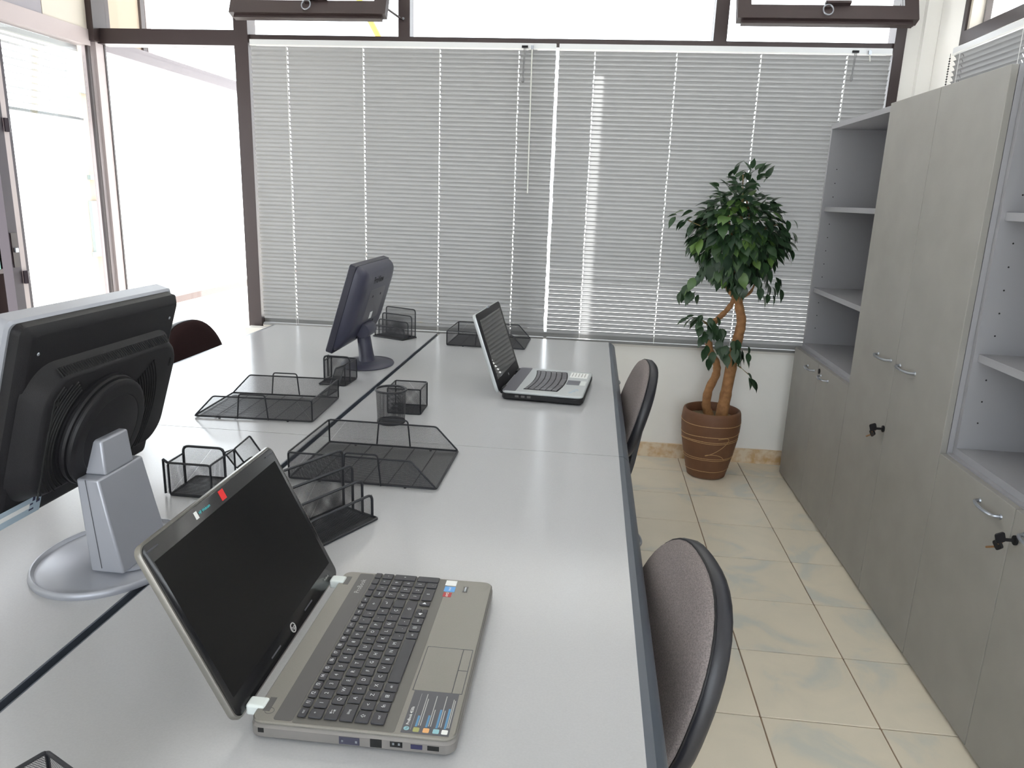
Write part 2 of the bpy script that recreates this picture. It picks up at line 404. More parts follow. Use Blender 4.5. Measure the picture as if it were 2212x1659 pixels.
# left wall window
w6 = window('window_5', 'glazed window in the left wall beside the doorway')
bar(w6, 'transom', -2.86, -2.79, 2.2, 3.92, 2.075, 2.155, mt='frame_in')
bar(w6, 'jamb', -2.86, -2.80, 3.275, 3.305, 0, 2.075, mt='mauve'); bar(w6, 'jamb_reveal', -2.85, -2.79, 3.245, 3.275, 0, 2.075, mt='frame_in')
bar(w6, 'bottom_rail', -2.86, -2.80, 3.305, 3.92, ZS-.02, ZS+.03, mt='frame_in')
bar(w6, 'end_bead', -2.81, -2.795, 3.90, 3.92, ZS+.03, 2.075)
pane(w6, -2.832, -2.827, 3.305, 3.91, ZS+.03, 2.075)
for z in (1.62, .93): obj('hinge', MB().lathe([(.014, z-.03), (.014, z+.03)], 10, mx=Matrix.Translation((-2.788, 3.262, 0))), 'mauve', w6)
dr = struct('door_1', label='dark brown door frame at the left edge of the room')
bar(dr, 'stile', -2.84, -2.79, 3.19, 3.245, 0, 2.075, mt='mauve')
obj('lock_plate', B(-2.79, -2.786, 3.20, 3.235, .98, 1.14), 'frame', dr, smooth=None); obj('latch', B(-2.786, -2.778, 3.21, 3.228, 1.05, 1.07), 'chrome', dr, smooth=None)
bar(dr, 'stile', -2.84, -2.79, 2.2, 2.26, 0, 2.075, mt='mauve')
# right wall window over the cabinets
w7 = window('window_6', 'brown framed window high in the right wall over the cabinets')
bar(w7, 'post', 1.435, 1.52, 3.635, 3.665, 1.45, 2.66); bar(w7, 'inner_bead', 1.445, 1.52, 3.615, 3.635, 2.14, 2.66, mt='board_cream')
bar(w7, 'inner_edge', 1.495, 1.52, 3.603, 3.615, 2.14, 2.66)
bar(w7, 'transom', 1.435, 1.52, .9, 3.635, 2.088, 2.14); bar(w7, 'head_rail', 1.45, 1.52, .9, 3.635, 2.61, 2.66); bar(w7, 'post', 1.45, 1.52, .9, .95, 1.45, 2.66)
pane(w7, 1.49, 1.495, .95, 3.603, 2.14, 2.61); pane(w7, 1.49, 1.495, .95, 3.635, 1.45, 2.088)
w8 = window('added_window', 'unseen glazed opening added in the rear wall to light the room')  # unseen, added to bring light onto the floor and back wall
bar(w8, 'post', RX0, RX0+.05, -1.72, -1.66, .15, 2.55); bar(w8, 'post', RX1-.05, RX1, -1.72, -1.66, .15, 2.55); bar(w8, 'mullion', .25, .30, -1.72, -1.66, .15, 2.55)
pane(w8, RX0+.05, RX1-.05, -1.70, -1.695, .15, 2.55)

# ------------------------------------------------------------------ venetian blinds
def slat_mb(L, holes, tilt, wd=.025):
    "one curved slat along +x, with a route hole at each ladder cord"
    n = 4; cs = []
    for k in range(n+1):
        s_ = (k/n-.5)*wd; sag = .0036*(1-(2*k/n-1)**2)
        # inner edge (towards the room, -y) high, outer edge low
        yy = s_*math.cos(tilt)+sag*math.sin(tilt); zz = -s_*math.sin(tilt)+sag*math.cos(tilt)
        cs.append((yy, zz))
    xs = [0]
    for h in holes: xs += [h-.0025, h+.0025]
    xs.append(L); mb = MB()
    vs = [(x, y, z) for x in xs for y, z in cs]; fs = []
    for i in range(len(xs)-1):
        hole = i % 2 == 1
        for k in range(n):
            if hole and k in (1, 2): continue
            a = i*(n+1)+k; fs.append((a, a+1, a+n+2, a+n+1))
    return mb.add(vs, fs)
def blind(label, x0, x1, ztop, zbot, y, holes, tilt, wand, cordx, rz=0, loc=None, pitch=.0215):
    t = thing('venetian_blind', label, 'blind', loc or (x0, y, 0), rz, 'venetian blinds')
    L = x1-x0; hl = [h-x0 for h in holes]
    obj('headrail', B(0, L, -.0135, .0135, ztop-.026, ztop), 'rail', t, smooth=None)
    obj('headrail_lip', B(0, L, -.0155, -.0125, ztop-.030, ztop-.024), 'cord', t, smooth=None)
    me = mesh('slat', slat_mb(L, hl, tilt), M['slat'], 60)
    z = ztop-.042; n = 0
    while z > zbot+.030:
        o = obj('slat', me, None, t, (random.uniform(-.0015, .0015), 0, z)); o.rotation_euler = (random.uniform(-.025, .025), 0, 0)
        z -= pitch; n += 1
    br = MB(); slab(br, L, .024, .004, zbot, zbot+.014, .002, 3, Matrix.Translation((L/2, 0, 0)))
    obj('bottom_rail', br, 'rail_grey', t)
    for h in hl:
        lc = MB().tube([(h, -.0128, ztop-.026), (h, -.0128, zbot+.01)], .0009, 4).tube([(h, .0128, ztop-.026), (h, .0128, zbot+.01)], .0009, 4)
        obj('ladder_cord', lc, 'cord', t)
    if wand is not None:
        wx, wl = wand[0]-x0, wand[1]
        wn = MB().tube([(wx, -.024, ztop-.03), (wx+.004, -.026, ztop-.03-wl)], .003, 6)
        o = obj('tilt_wand', wn, 'wand', t); obj('hook', B(wx-.006, wx+.006, -.026, -.0135, ztop-.03, ztop-.012), 'chrome', o, smooth=None)
    if cordx is not None:
        cx = cordx[0]-x0; cl = cordx[1]
        cm = MB().tube([(cx, -.02, ztop-.02), (cx-.003, -.022, ztop-cl)], .0022, 5).tube([(cx+.008, -.02, ztop-.02), (cx-.001, -.022, ztop-cl)], .0016, 5)
        o = obj('lift_cord', cm, 'grey_cord', t)
        tm = MB().lathe([(.003, .012), (.007, .004), (.008, -.010), (.004, -.016)], 10, mx=Matrix.Translation((cx-.002, -.022, ztop-cl)))
        obj('tassel', tm, 'grey_cord', o); obj('cord_lock', B(cx-.012, cx+.018, -.022, -.0135, ztop-.022, ztop-.012), 'black', o, smooth=None)
    return t
blind('wide aluminium venetian blind left of the bright gap in the middle of the back window', -1.922, -.339, 2.122, .634, 3.945, [-1.727, -1.323, -.924, -.523], math.radians(67.5), (-.457, .69), (-.497, .17))
blind('wide aluminium venetian blind right of the bright gap, behind the potted ficus', -.323, 1.255, 2.122, .634, 3.945, [-.145, .254, .655, 1.056], math.radians(64), (1.15, .03), (1.083, .135))
b7 = blind('aluminium venetian blind in the right wall window above the cabinets', 0, 2.65, 2.075, 1.46, 0, [.07, .56, 1.05, 1.55], math.radians(58), None, None, rz=-PI/2, loc=(1.425, 3.655, 0))
ch = MB()
for k in range(24): ch.lathe([(.001, -.003), (.0045, 0), (.001, .003)], 6, mx=Matrix.Translation((.012, -.026, 2.03-.0105*k)))
ch.tube([(.012, -.026, 2.05), (.012, -.026, 1.78)], .001, 4)
obj('bead_chain', ch, 'black', b7)
blind('white venetian blind hanging outside the left wall window', 0, .60, 2.075, 1.70, 0, [.06, .54], math.radians(15), None, None, rz=PI/2, loc=(-2.875, 3.31, 0), pitch=.032)

# ------------------------------------------------------------------ outside
struct('terrace', B(-60, 60, 4.131, 90, -.06, -.01), 'terrace', 'sunlit pale terrace outside the windows')
struct('terrace_side', B(-60, -2.901, -60, 4.13, -.06, -.012), 'terrace')
struct('terrace_east', B(1.601, 60, -60, 4.13, -.06, -.012), 'terrace')
struct('terrace_rear', B(-2.899, 1.599, -60, -1.76, -.06, -.012), 'terrace')
lw = struct('wall_terrace', B(-3.02, -2.9, 4.14, 9.5, -.01, .648), 'wall', 'low white wall running away outside the left glazed panel')
obj('coping', B(-2.91, -2.885, 4.14, 9.5, .605, .65), 'coping', lw, smooth=None)
pg = struct('trim_1', B(-2.95, -2.89, 4.14, 9.5, 2.095, 2.14), 'beam', 'pale beam running away outside the left glazed panel')
obj('beam_lip', B(-2.96, -2.90, 4.14, 9.5, 2.14, 2.17), 'beam', pg, smooth=None)
obj('beam_post', B(-2.95, -2.90, 9.44, 9.5, .665, 2.095), 'beam', pg, smooth=None)
obj('infill_panel', B(-2.945, -2.925, 4.25, 4.60, 2.17, 2.6), 'beige_render', pg, smooth=None)
obj('dark_stud', B(-2.95, -2.91, 4.60, 4.64, 2.17, 2.6), 'frame', pg, smooth=None); obj('pale_stud', B(-2.95, -2.91, 4.65, 4.70, 2.17, 2.6), 'frame_in', pg, smooth=None)
# unseen sheets added outside: they shade the window, their gap passes a sun strip
ca = struct('added_sun_shade', label='unseen shade sheets added outside the wide window, with a gap for a sun strip')
obj('added_shade_sheet', B(-2.75, -.142, 4.14, 6.2, 3.02, 3.05), 'shade_sheet', ca, smooth=None); obj('added_shade_sheet', B(-.095, 2.6, 4.14, 6.2, 3.02, 3.05), 'shade_sheet', ca, smooth=None)
obj('added_shade_sheet', B(-.2, -.05, 4.14, 4.76, 3.051, 3.06), 'shade_sheet', ca, smooth=None)  # added cover that ends the gap, keeping the sun line off the desk
# neighbouring pier seen through the left window
npier = thing('facade_pier', 'beige pier with dark green band seen through the left window', 'pier', (-4.5, 6.4, 0))
obj('shaft', B(-.15, .0, -.28, .12, -.01, 3.2), 'beige_render', npier, smooth=None)
obj('band', B(0, .03, -.28, .12, 2.11, 2.17), 'green_glass', npier, smooth=None)
obj('shutter', B(0, .03, -.22, .12, .78, 1.22), 'green_glass', npier, smooth=None); obj('shutter_foot', B(0, .035, -.24, .12, .74, .78), 'green_glass', npier, smooth=None)
obj('ledge', B(0, .03, -.2, .1, 1.40, 1.44), 'green_glass', npier, smooth=None)
# yellow pole seen through the left upper vent
tag(obj('yellow_pole', MB().tube([(-1.9, 5.2, 2.9), (-1.58, 5.2, 2.34), (-1.25, 5.2, -.01)], .02, 8), 'yellow'), 'yellow slanting pole outside, seen under the left open vent', 'pole')
# bookcase with binders beyond the doorway
bk = thing('bookcase', 'dark bookcase beyond the doorway at the left edge', 'bookcase', (-3.55, 3.62, 0))
for nm, b in (('back_panel', (-.16, -.14, -.32, .32, 0, 2.3)), ('side_panel', (-.14, .14, .30, .32, 0, 2.3)), ('side_panel', (-.14, .14, -.32, -.30, 0, 2.3)), ('top_panel', (-.14, .14, -.30, .30, 2.27, 2.3)),
              ('shelf', (-.14, .13, -.30, .30, .86, .885)), ('shelf', (-.14, .13, -.30, .30, .50, .525)), ('shelf', (-.14, .13, -.30, .30, 1.30, 1.325)), ('shelf', (-.14, .13, -.30, .30, .08, .105))):
    obj(nm, B(*b), 'shelf_dark', bk, smooth=None)
for k, (y, mt, nm) in enumerate(((3.36, 'binder_green', 'green'), (3.45, 'binder_blue', 'blue'), (3.54, 'binder_green', 'green'), (3.63, 'binder_green', 'green'), (3.72, 'binder_blue', 'blue'), (3.81, 'binder_green', 'green'))):
    bd = thing('ring_binder', f'{nm} ring binder in the dark bookcase, {["nearest of all", "nearer of the two blue ones", "second green one", "third green one", "farther of the two blue ones", "farthest of all"][k]}', 'binder', (-3.53, y, .886), 0, 'ring binders on the bookcase')
    mb = MB(); slab(mb, .24, .075, .006, 0, .31, .002, 3); obj('cover', mb, mt, bd); obj('spine_label', B(.1205, .1215, -.025, .025, .03, .13), 'white_paper', bd, smooth=None)

# ------------------------------------------------------------------ desks
ZD = .735
def desk(label, x_light, y0, y1, side, far):
    "side +1: user edge at +x"
    t = thing('desk', label, 'desk', (x_light, (y0+y1)/2, 0), 0, 'grey office desks')
    h = (y1-y0)/2-.0012; s = side
    xb = -s*.8006
    a, b = sorted((0, xb))
    obj('desktop', B(a, b, -h, h, ZD-.028, ZD), 'desk', t, smooth=None)
    # moulded front edge: flat strip then a chamfer then rounded nose
    prof = [(0, 0), (.012, -.0005), (.021, -.007), (.028, -.016), (.030, -.024), (.026, -.032), (.012, -.036), (0, -.036)]
    c = .016 if far else 0
    ring = lambda y, d: [(s*max(x-d, 0), y, ZD+z) for x, z in prof]
    mb = MB().loops([ring(-h, 0), ring(h-.02, 0), ring(h-.006, .006 if far else 0), ring(h, c)])
    obj('front_edge', mb, 'desk_edge', t, smooth=25)
    obj('back_edge', B(*sorted((xb, xb-s*.003)), -h, h, ZD-.028, ZD-.0005), 'desk_edge', t, smooth=None)
    for yy in (-h+.05, h-.08):
        obj('leg', B(*sorted((-s*.06, xb+s*.04)), yy, yy+.03, 0, ZD-.028), 'desk_leg', t, smooth=None)
    obj('modesty_panel', B(*sorted((xb+s*.05, xb+s*.068)), -h+.08, h-.08, .25, ZD-.028), 'desk_leg', t, smooth=None)
    return t
YS, YB = 1.8257, 3.4207
desk('grey desk on the right holding the far laptop, its end near the window', 0, YS, YB, 1, True)
desk('grey desk on the right holding the large open laptop', 0, YS-1.595, YS, 1, False)
desk('grey desk on the left holding the dark blue-grey monitor, its end near the window', -1.620, YS, YB, -1, True)
desk('grey desk on the left holding the black and silver monitor', -1.620, YS-1.595, YS, -1, False)
def bow_handle(par, p, d, u, L, out, mt='chrome', r=.0045):
    "curved bow handle at p along direction d, standing off along u"
    p = Vector(p); d = Vector(d); u = Vector(u)
    pts = [p-d*L/2, p-d*L*.48+u*out*.75, p-d*L*.25+u*out, p+u*out*1.02, p+d*L*.25+u*out*.9, p+d*L*.48+u*out*.6, p+d*L/2]
    mb = MB().tube(fillet(pts, .012, 3), r, 8)
    for e in (-1, 1): mb.lathe([(.007, 0), (.006, .004)], 10, mx=frame_mx(p+d*e*L/2, d, u.cross(d)))
    return obj('handle', mb, mt, par)
def pedestal(label, y):
    t = thing('drawer_pedestal', label, 'drawer unit', (-.26, y, 0), 0, 'drawer pedestals under the desks')
    obj('body', B(-.24, .235, -.158, .158, .03, .68), 'desk_leg', t, smooth=None)
    for z0, z1 in ((.05, .25), (.255, .455), (.46, .67)):
        d = obj('drawer', B(.236, .256, -.156, .156, z0, z1), 'cab_in', t, smooth=None)
        bow_handle(d, (.256, 0, (z0+z1)/2+.06), (0, 1, 0), (1, 0, 0), .10, .052)
    for sx in (-.2, .2):
        for sy in (-.12, .12): obj('foot', MB().lathe([(.02, 0), (.02, .03)], 12, mx=Matrix.Translation((sx, sy, 0))), 'black', t)
pedestal('drawer pedestal under the right desk with bow handle beside the near chair', 1.575)
pedestal('drawer pedestal under the far right desk by the far chair', 3.10)

# ------------------------------------------------------------------ cabinets
XC, XR = .958, 1.40
def door(par, y0, y1, z0, z1, label=None):
    mb = MB(); mb.box(XC, XC+.0185, y0+.0012, y1-.0012, z0, z1)
    o = obj('door', mb, 'cab', par, smooth=None, label=label)
    bv = o.modifiers.new('bevel', 'BEVEL'); bv.width = .0015; bv.segments = 2
    return o
def lock(par, y, z, keys=True):
    o = obj('lock', MB().lathe([(.012, 0), (.012, .004), (.006, .005)], 16, mx=frame_mx((XC, y, z), (0, 1, 0), (0, 0, -1))), 'black', par)
    if keys:
        k = MB()
        k.box(XC-.028, XC-.005, y-.0012, y+.0012, z-.004, z+.004)
        mx = frame_mx((XC-.036, y, z+.004), (-.3, 0, .95), (.9, .15, .3)); slab(k, .026, .024, .005, -.0025, .0025, .0008, 3, mx)
        mx = frame_mx((XC-.030, y+.014, z-.020), (.1, -.75, .65), (-.2, .5, .6)); slab(k, .026, .024, .005, -.0025, .0025, .0008, 3, mx)
        obj('key', k, 'black', par)
        k = MB().tube([(XC-.032, y+.022, z-.03), (XC-.034, y+.052, z-.046)], .0028, 5); k.tube([(XC-.03+.007*math.cos(a), y+.008, z-.008+.009*math.sin(a)) for a in [2*PI*i/12 for i in range(12)]], .001, 4, True)
        obj('key_blade', k, 'brass', par)
def carcass(t, y0, y1, z0, z1, shelves, front=XC+.0195):
    b = .018
    obj('side_panel', B(front, XR, y0+.0008, y0+b, z0, z1), 'cab_in', t, smooth=None); obj('side_panel', B(front, XR, y1-b, y1-.0008, z0, z1), 'cab_in', t, smooth=None)
    obj('top_panel', B(front, XR, y0+b, y1-b, z1-.022, z1), 'cab_in', t, smooth=None); obj('bottom_panel', B(front, XR, y0+b, y1-b, z0, z0+.02), 'cab_in', t, smooth=None)
    obj('back_panel', B(XR-.008, XR, y0+b, y1-b, z0+.02, z1-.022), 'cab_in', t, smooth=None)
    for z in shelves: obj('shelf', B(front+.012, XR-.008, y0+b, y1-b, z-.022, z), 'cab_in', t, smooth=None)
    hm = MB()
    for yy, e in ((y0+b, 1), (y1-b, -1)):
        for xx in (front+.045, XR-.06):
            for k in range(int((z1-z0-.2)/.064)):
                hm.lathe([(.0026, 0), (.0026, .0004)], 6, mx=frame_mx((xx, yy, z0+.1+.064*k), (1, 0, 0), (0, 0, -e)))
    return hm
ZL, ZH = .692, 1.765
Y3, Y2 = 3.0041, 2.1831; YA = 3.8251; Y1 = 1.3622; Y0_ = .5412
def low_unit(label, y0, y1, keyed):
    t = thing('cupboard', label, 'cupboard', (0, 0, 0))
    carcass(t, y0, y1, .012, ZL, [.35])
    ym = (y0+y1)/2
    for a, b, e in ((ym, y1, 1), (y0, ym, -1)):
        d = door(t, a, b, .012, ZL-.003)
        bow_handle(d, (XC, ym+e*.105, .645), (0, 1, 0), (-1, 0, 0), .105, .026)
    obj('plinth', B(XC+.03, XR, y0+.002, y1-.002, 0, .012), 'plinth', t, smooth=None)
    lock(t, ym-.025, .618 if keyed else .66, keyed)
    return t
def open_unit(label, y0, y1):
    t = thing('open_shelf_unit', label, 'shelf unit', (0, 0, 0))
    hm = carcass(t, y0, y1, ZL+.0005, ZH, [.995, 1.386], XC+.034)
    obj('peg_holes', hm, 'slot', t, kind='stuff')
    return t
low_unit('low two-door cupboard at the far end of the row, by the potted ficus', Y3, YA, False)
open_unit('open shelf unit on the far low cupboard, beside the window blind', Y3, YA)
t = thing('tall_cabinet', 'tall two-door cabinet between the two open shelf units, key in its lock', 'cabinet', (0, 0, 0))
carcass(t, Y2, Y3, .012, ZH, [.5, 1., 1.4])
ym = (Y2+Y3)/2
for a, b, e in ((ym, Y3, 1), (Y2, ym, -1)):
    d = door(t, a, b, .012, ZH-.003); bow_handle(d, (XC, ym+e*.10, .872), (0, 1, 0), (-1, 0, 0), .12, .028)
obj('plinth', B(XC+.03, XR, Y2+.002, Y3-.002, 0, .012), 'plinth', t, smooth=None)
lock(t, ym+.01, .632)
low_unit('low two-door cupboard at the right edge of the picture, key hanging in its lock', Y1, Y2, True)
open_unit('open shelf unit at the right edge of the picture, on the near low cupboard', Y1, Y2)

# ------------------------------------------------------------------ chairs
def chair(label, loc, rz, zc, tilt, fabric, a=.205, b=.185):
    "sitter looks towards local -x; back rest centre above the local origin"
    t = thing('office_chair', label, 'chair', (loc[0], loc[1], 0), rz, 'office chairs')
    mx = Matrix.Translation((0, 0, zc)) @ Matrix.Rotation(tilt, 4, 'Y')
    N = 44; ex = 2.5
    def ring(k, d):
        o = []
        for i in range(N):
            th = 2*PI*i/N; c, s_ = math.cos(th), math.sin(th)
            r = k/((abs(c)**ex+abs(s_)**ex)**(1/ex))
            taper = 1-.10*s_*r
            y = a*r*c*taper; z = b*r*s_
            o.append((d-.006*(y/a)**2, y, z))
        return o
    front = MB().loops([ring(.985, .012), ring(.985, .0), ring(.955, -.008), ring(.8, -.016), ring(.5, -.020), ring(.15, -.021)], True, True, mx)
    obj('backrest', front, fabric, t, smooth=50)
    shell = MB().loops([ring(.95, .010), ring(.992, .004), ring(1.012, .008), ring(1.018, .022), ring(.985, .032), ring(.8, .040), ring(.4, .046)], True, True, mx)
    obj('back_shell', shell, 'chair_plastic', t, smooth=50)
    pip = MB().tube([mx @ Vector(p) for p in ring(.992, .002)], .0022, 5, True); obj('piping', pip, 'black', t)
    seat = MB(); mxs = Matrix.Translation((-.31, 0, .40))
    slab(seat, .43, .42, .09, .0, .055, .02, 6, mxs); obj('seat', seat, fabric, t, smooth=40)
    pan = MB(); slab(pan, .41, .40, .085, -.022, 0, .008, 6, mxs); obj('seat_pan', pan, 'chair_plastic', t, smooth=40)
    sp = MB(); pts = fillet([(-.22, 0, .372), (-.02, 0, .372), (.012, 0, .46), (.042, 0, zc-.04)], .05, 5)
    for k in range(len(pts)-1):
        p, q = pts[k], pts[k+1]; d = (q-p).normalized(); n = d.cross(Vector((0, 1, 0)))*.008; y = Vector((0, .032, 0))
        sp.loops([[p-y-n, p+y-n, p+y+n, p-y+n], [q-y-n, q+y-n, q+y+n, q-y+n]])
    obj('back_bracket', sp, 'chair_plastic', t)
    obj('gas_column', MB().lathe([(.03, .08), (.03, .2), (.016, .2), (.016, .378)], 16, mx=Matrix.Translation((-.25, 0, 0))), 'black', t)
    for k in range(5):
        an = 2*PI*k/5+.80; dx, dy = math.cos(an), math.sin(an)
        lg = MB().tube([(-.25, 0, .10), (-.25+dx*.12, dy*.12, .10), (-.25+dx*.27, dy*.27, .075)], [.022, .02, .014], 8)
        l_ = obj('leg', lg, 'chair_plastic', t)
        obj('caster', MB().lathe([(.012, -.022), (.026, -.018), (.026, .018), (.012, .022)], 14, mx=Matrix.Translation((-.25+dx*.275, dy*.275, .026)) @ Matrix.Rotation(PI/2, 4, 'X')), 'black', l_)
    return t
chair('taupe fabric office chair at the near right desk, in front of the large laptop', (.060, 1.150), .146, .625, .30, 'fabric')
chair('taupe fabric office chair at the far right desk, close to the potted ficus', (.066, 2.50), .05, .690, .28, 'fabric', .205, .165)
chair('dark brown office chair behind the far left desk, its back against the bright panel', (-1.80, 2.985), PI-.05, .63, .2, 'fabric_brown', .225)

# ------------------------------------------------------------------ monitor with black back and silver stand
t = thing('monitor', 'black and silver monitor seen from behind at the left edge of the picture', 'monitor', (-.909, 1.10, ZD))
base = MB().lathe([(.001, .0), (.99, .0), (1., .004), (.995, .0085), (.98, .0115), (.96, .012), (.94, .0095), (.925, .0065), (.90, .0065), (.86, .009), (.6, .020), (.3, .027), (.001, .029)], 56, .125, .147, cap0=False, cap1=False)
ba = obj('base', base, 'silver', t, smooth=50)
obj('swivel_ring', MB().lathe([(.066, .021), (.066, .0275), (.062, .0285), (.055, .0285)], 40, mx=Matrix.Translation((.045, -.022, 0)) @ Matrix.Scale(.8, 4)), 'silver', ba)
# neck: leaning slab with a stepped, narrower head
def neck_ring(z, x0, x1, y0, y1): return [(x0, y0, z), (x1, y0, z), (x1, y1, z), (x0, y1, z)]
nk = MB()
nk.loops([neck_ring(.022, .016, .074, -.088, .044), neck_ring(.10, .012, .060, -.088, .038), neck_ring(.185, .008, .046, -.088, .032)])
nk.loops([neck_ring(.185, .008, .046, -.068, .008), neck_ring(.240, .004, .043, -.066, .004), neck_ring(.244, .004, .042, -.064, .002)])
n_ = obj('neck', nk, 'silver', t, smooth=20)
bv = n_.modifiers.new('bevel', 'BEVEL'); bv.width = .0035; bv.segments = 3; bv.limit_method = 'ANGLE'
obj('neck_side_seam', MB().tube([(.036, -.0885, .03), (.024, -.0885, .184)], .0007, 4), 'sticker_dark', n_)
TA = math.radians(17.5)
PM = Matrix.Translation((-.023, .018, .281)) @ Matrix.Rotation(TA, 4, 'Y')      # panel frame: +x = back, z up along the panel
def yz(mb, w, h, r, rings, mx, n=6, cy=0, cz=0):
    "stack of rounded rectangles in the yz plane: rings = [(x, inset, dz)]"
    return mb.loops([[(x, cy+y, cz+z) for y, z in rrect(w-2*d, h-2*d, max(r-d*.5, .002), n)] for x, d in rings], True, True, mx)
bz = MB(); yz(bz, .415, .352, .012, [(-.048, .003), (-.046, 0), (-.022, 0), (-.018, .004)], PM); obj('bezel', bz, 'silver', t, smooth=35)
sc = B(-.0485, -.048, -.19, .19, -.14, .155); sc.v = [tuple(PM @ Vector(p)) for p in sc.v]; obj('screen', sc, 'screen', t, smooth=None)
rm = MB(); yz(rm, .392, .338, .012, [(-.018, -.004), (-.012, 0), (.0, .0), (.004, .004)], PM, cz=-.002); 
rim = MB(); yz(rim, .400, .344, .014, [(-.022, .0), (-.004, .001), (.006, .012), (.007, .016)], PM); obj('back_cover', rim, 'black', t, smooth=35)
bl = MB(); yz(bl, .376, .236, .055, [(.004, -.004), (.018, .008), (.030, .014), (.034, .018), (.035, .022)], PM, 8, 0, -.008); hub = obj('back_bulge', bl, 'black', t, smooth=35)
# disc, ridged
dk = Matrix.Translation((PM @ Vector((.034, -.036, -.022)))) @ Matrix.Rotation(TA, 4, 'Y') @ Matrix.Rotation(PI/2, 4, 'Y')
prof = [(.098, 0), (.098, .004), (.095, .005), (.095, .009), (.097, .010), (.096, .014), (.092, .015), (.092, .018), (.094, .019), (.093, .023), (.089, .026), (.085, .027), (.070, .0275), (.069, .027), (.068, .0275), (.001, .028)]
obj('mount_disc', MB().lathe(prof, 64, mx=dk, cap0=False), 'black', t, smooth=28)
vs = MB()
for k in range(52):
    y = -.140+.285*k/51
    p = PM @ Vector((.0, 0, 0))
    vs.tube([PM @ Vector((.0165, y+.001, .1040)), PM @ Vector((.0215, y+.0005, .1010)), PM @ Vector((.0275, y-.0005, .0980)), PM @ Vector((.0305, y-.0015, .0957))], .0013, 4)
obj('vent_slots', vs, 'slot', t)
for k in range(9):
    r = .106+.0068*k
    for a0, a1 in ((-.62, .62), (PI-.95, PI+1.15)):
        pts = []
        for q in range(25):
            a = a0+(a1-a0)*q/24; y, z = -.036+r*math.cos(a), -.022+r*math.sin(a)
            if abs(y) < .160 and -.108 < z < .082: pts.append(PM @ Vector((.0352, y, z)))
        if len(pts) > 3: obj('vent_groove', MB().tube(pts, .0017, 4), 'slot', hub)
for y in (-.17, .17): obj('screw', MB().lathe([(.003, 0), (.002, .001)], 8, mx=PM @ Matrix.Translation((.007, y, .13)) @ Matrix.Rotation(PI/2, 4, 'Y')), 'chrome', t)
for y in (-.150, .152):
    kh = MB().tube([PM @ Vector((.0352, y, .052)), PM @ Vector((.0352, y, .064))], .0022, 6).lathe([(.004, 0), (.004, .0006)], 10, mx=PM @ Matrix.Translation((.0348, y, .050)) @ Matrix.Rotation(PI/2, 4, 'Y'))
    obj('keyhole', kh, 'slot', t)
st = MB(); st.box(.0072, .0077, -.20, -.105, -.160, -.128, PM); sk = obj('rating_sticker', st, 'blue_sticker', t, smooth=None, label='pale blue rating sticker')
mb = MB()
for a, b_, c, d in ((-.125, -.119, -.136, -.128), (-.116, -.108, -.142, -.137), (-.13, -.123, -.142, -.139), (-.13, -.12, -.152, -.149)): mb.box(.0077, .0079, a, b_, c, d, PM)
obj('sticker_print', mb, 'navy', sk, smooth=None); obj('sticker_print', MB().box(.0077, .0079, -.195, -.13, -.147, -.138, PM), 'white_paper', sk, smooth=None)

# ------------------------------------------------------------------ far monitor, blue grey
t = thing('monitor', 'dark blue-grey monitor on the far left desk, seen from its side', 'monitor', (-.940, 2.70, ZD))
bs = MB().lathe([(.001, 0), (.98, 0), (1, .003), (.97, .008), (.6, .015), (.001, .018)], 44, .10, .125, cap0=False, cap1=False); obj('base', bs, 'bluegrey', t, smooth=50)
nk = MB().lathe([(.034, .012), (.030, .04), (.027, .12), (.026, .135)], 20, .9, 1.25, mx=Matrix.Rotation(-.12, 4, 'Y')); obj('neck', nk, 'bluegrey', t, smooth=40)
TB = math.radians(17.3); PB = Matrix.Translation((-.036, .035, .233)) @ Matrix.Rotation(TB, 4, 'Y')
hg = MB().lathe([(.026, -.05), (.028, -.045), (.028, .045), (.026, .05)], 18, mx=Matrix.Translation((-.005, .005, .135)) @ Matrix.Rotation(PI/2, 4, 'X')); obj('hinge', hg, 'bluegrey', t, smooth=40)
br = MB(); yz(br, .12, .09, .02, [(.010, 0), (.040, .012), (.048, .02)], PB, 5, 0, -.095); obj('swivel_bracket', br, 'bluegrey_dark', t, smooth=35)
bz = MB(); yz(bz, .43, .335, .010, [(-.018, .002), (-.016, 0), (.006, 0), (.008, .003)], PB); obj('bezel', bz, 'bluegrey_dark', t, smooth=35)
sc = MB().box(-.0185, -.018, -.2, .2, -.14, .15, PB); obj('screen', sc, 'screen', t, smooth=None)
def back_ring(x, d, zlo, zhi): return [(x, y, z) for y, z in [(yy, (zlo+zhi)/2+zz) for yy, zz in rrect(.426-2*d, zhi-zlo, .03, 6)]]
bk_ = MB().loops([back_ring(.006, 0, -.160, .166), back_ring(.020, .002, -.150, .164), back_ring(.034, .010, -.125, .158), back_ring(.044, .022, -.10, .148), back_ring(.050, .04, -.07, .13), back_ring(.052, .06, -.05, .11)], True, True, PB)
hb = obj('back_cover', bk_, 'bluegrey', t, smooth=40)
tx = text_mb('ProView', .036, PB @ frame_mx((.0520, -.03, .116), (0, 1, 0), (-.09, 0, 1)), .012); obj('lettering', tx, 'slot', t, smooth=None)
pl_ = MB(); yz(pl_, .20, .13, .012, [(.0505, 0), (.0522, .001), (.0525, .002)], PB, 4, 0, .015); obj('back_panel', pl_, mat('mid_grey_back_panel', lin(92, 91, 98), .45), t)
obj('label_sticker', MB().box(.0522, .0530, -.02, .012, -.045, -.018, PB), 'white_paper', t, smooth=None); obj('label_sticker', MB().box(.006, .0075, -.150, -.112, -.1675, -.152, PB), 'white_paper', t, smooth=None)
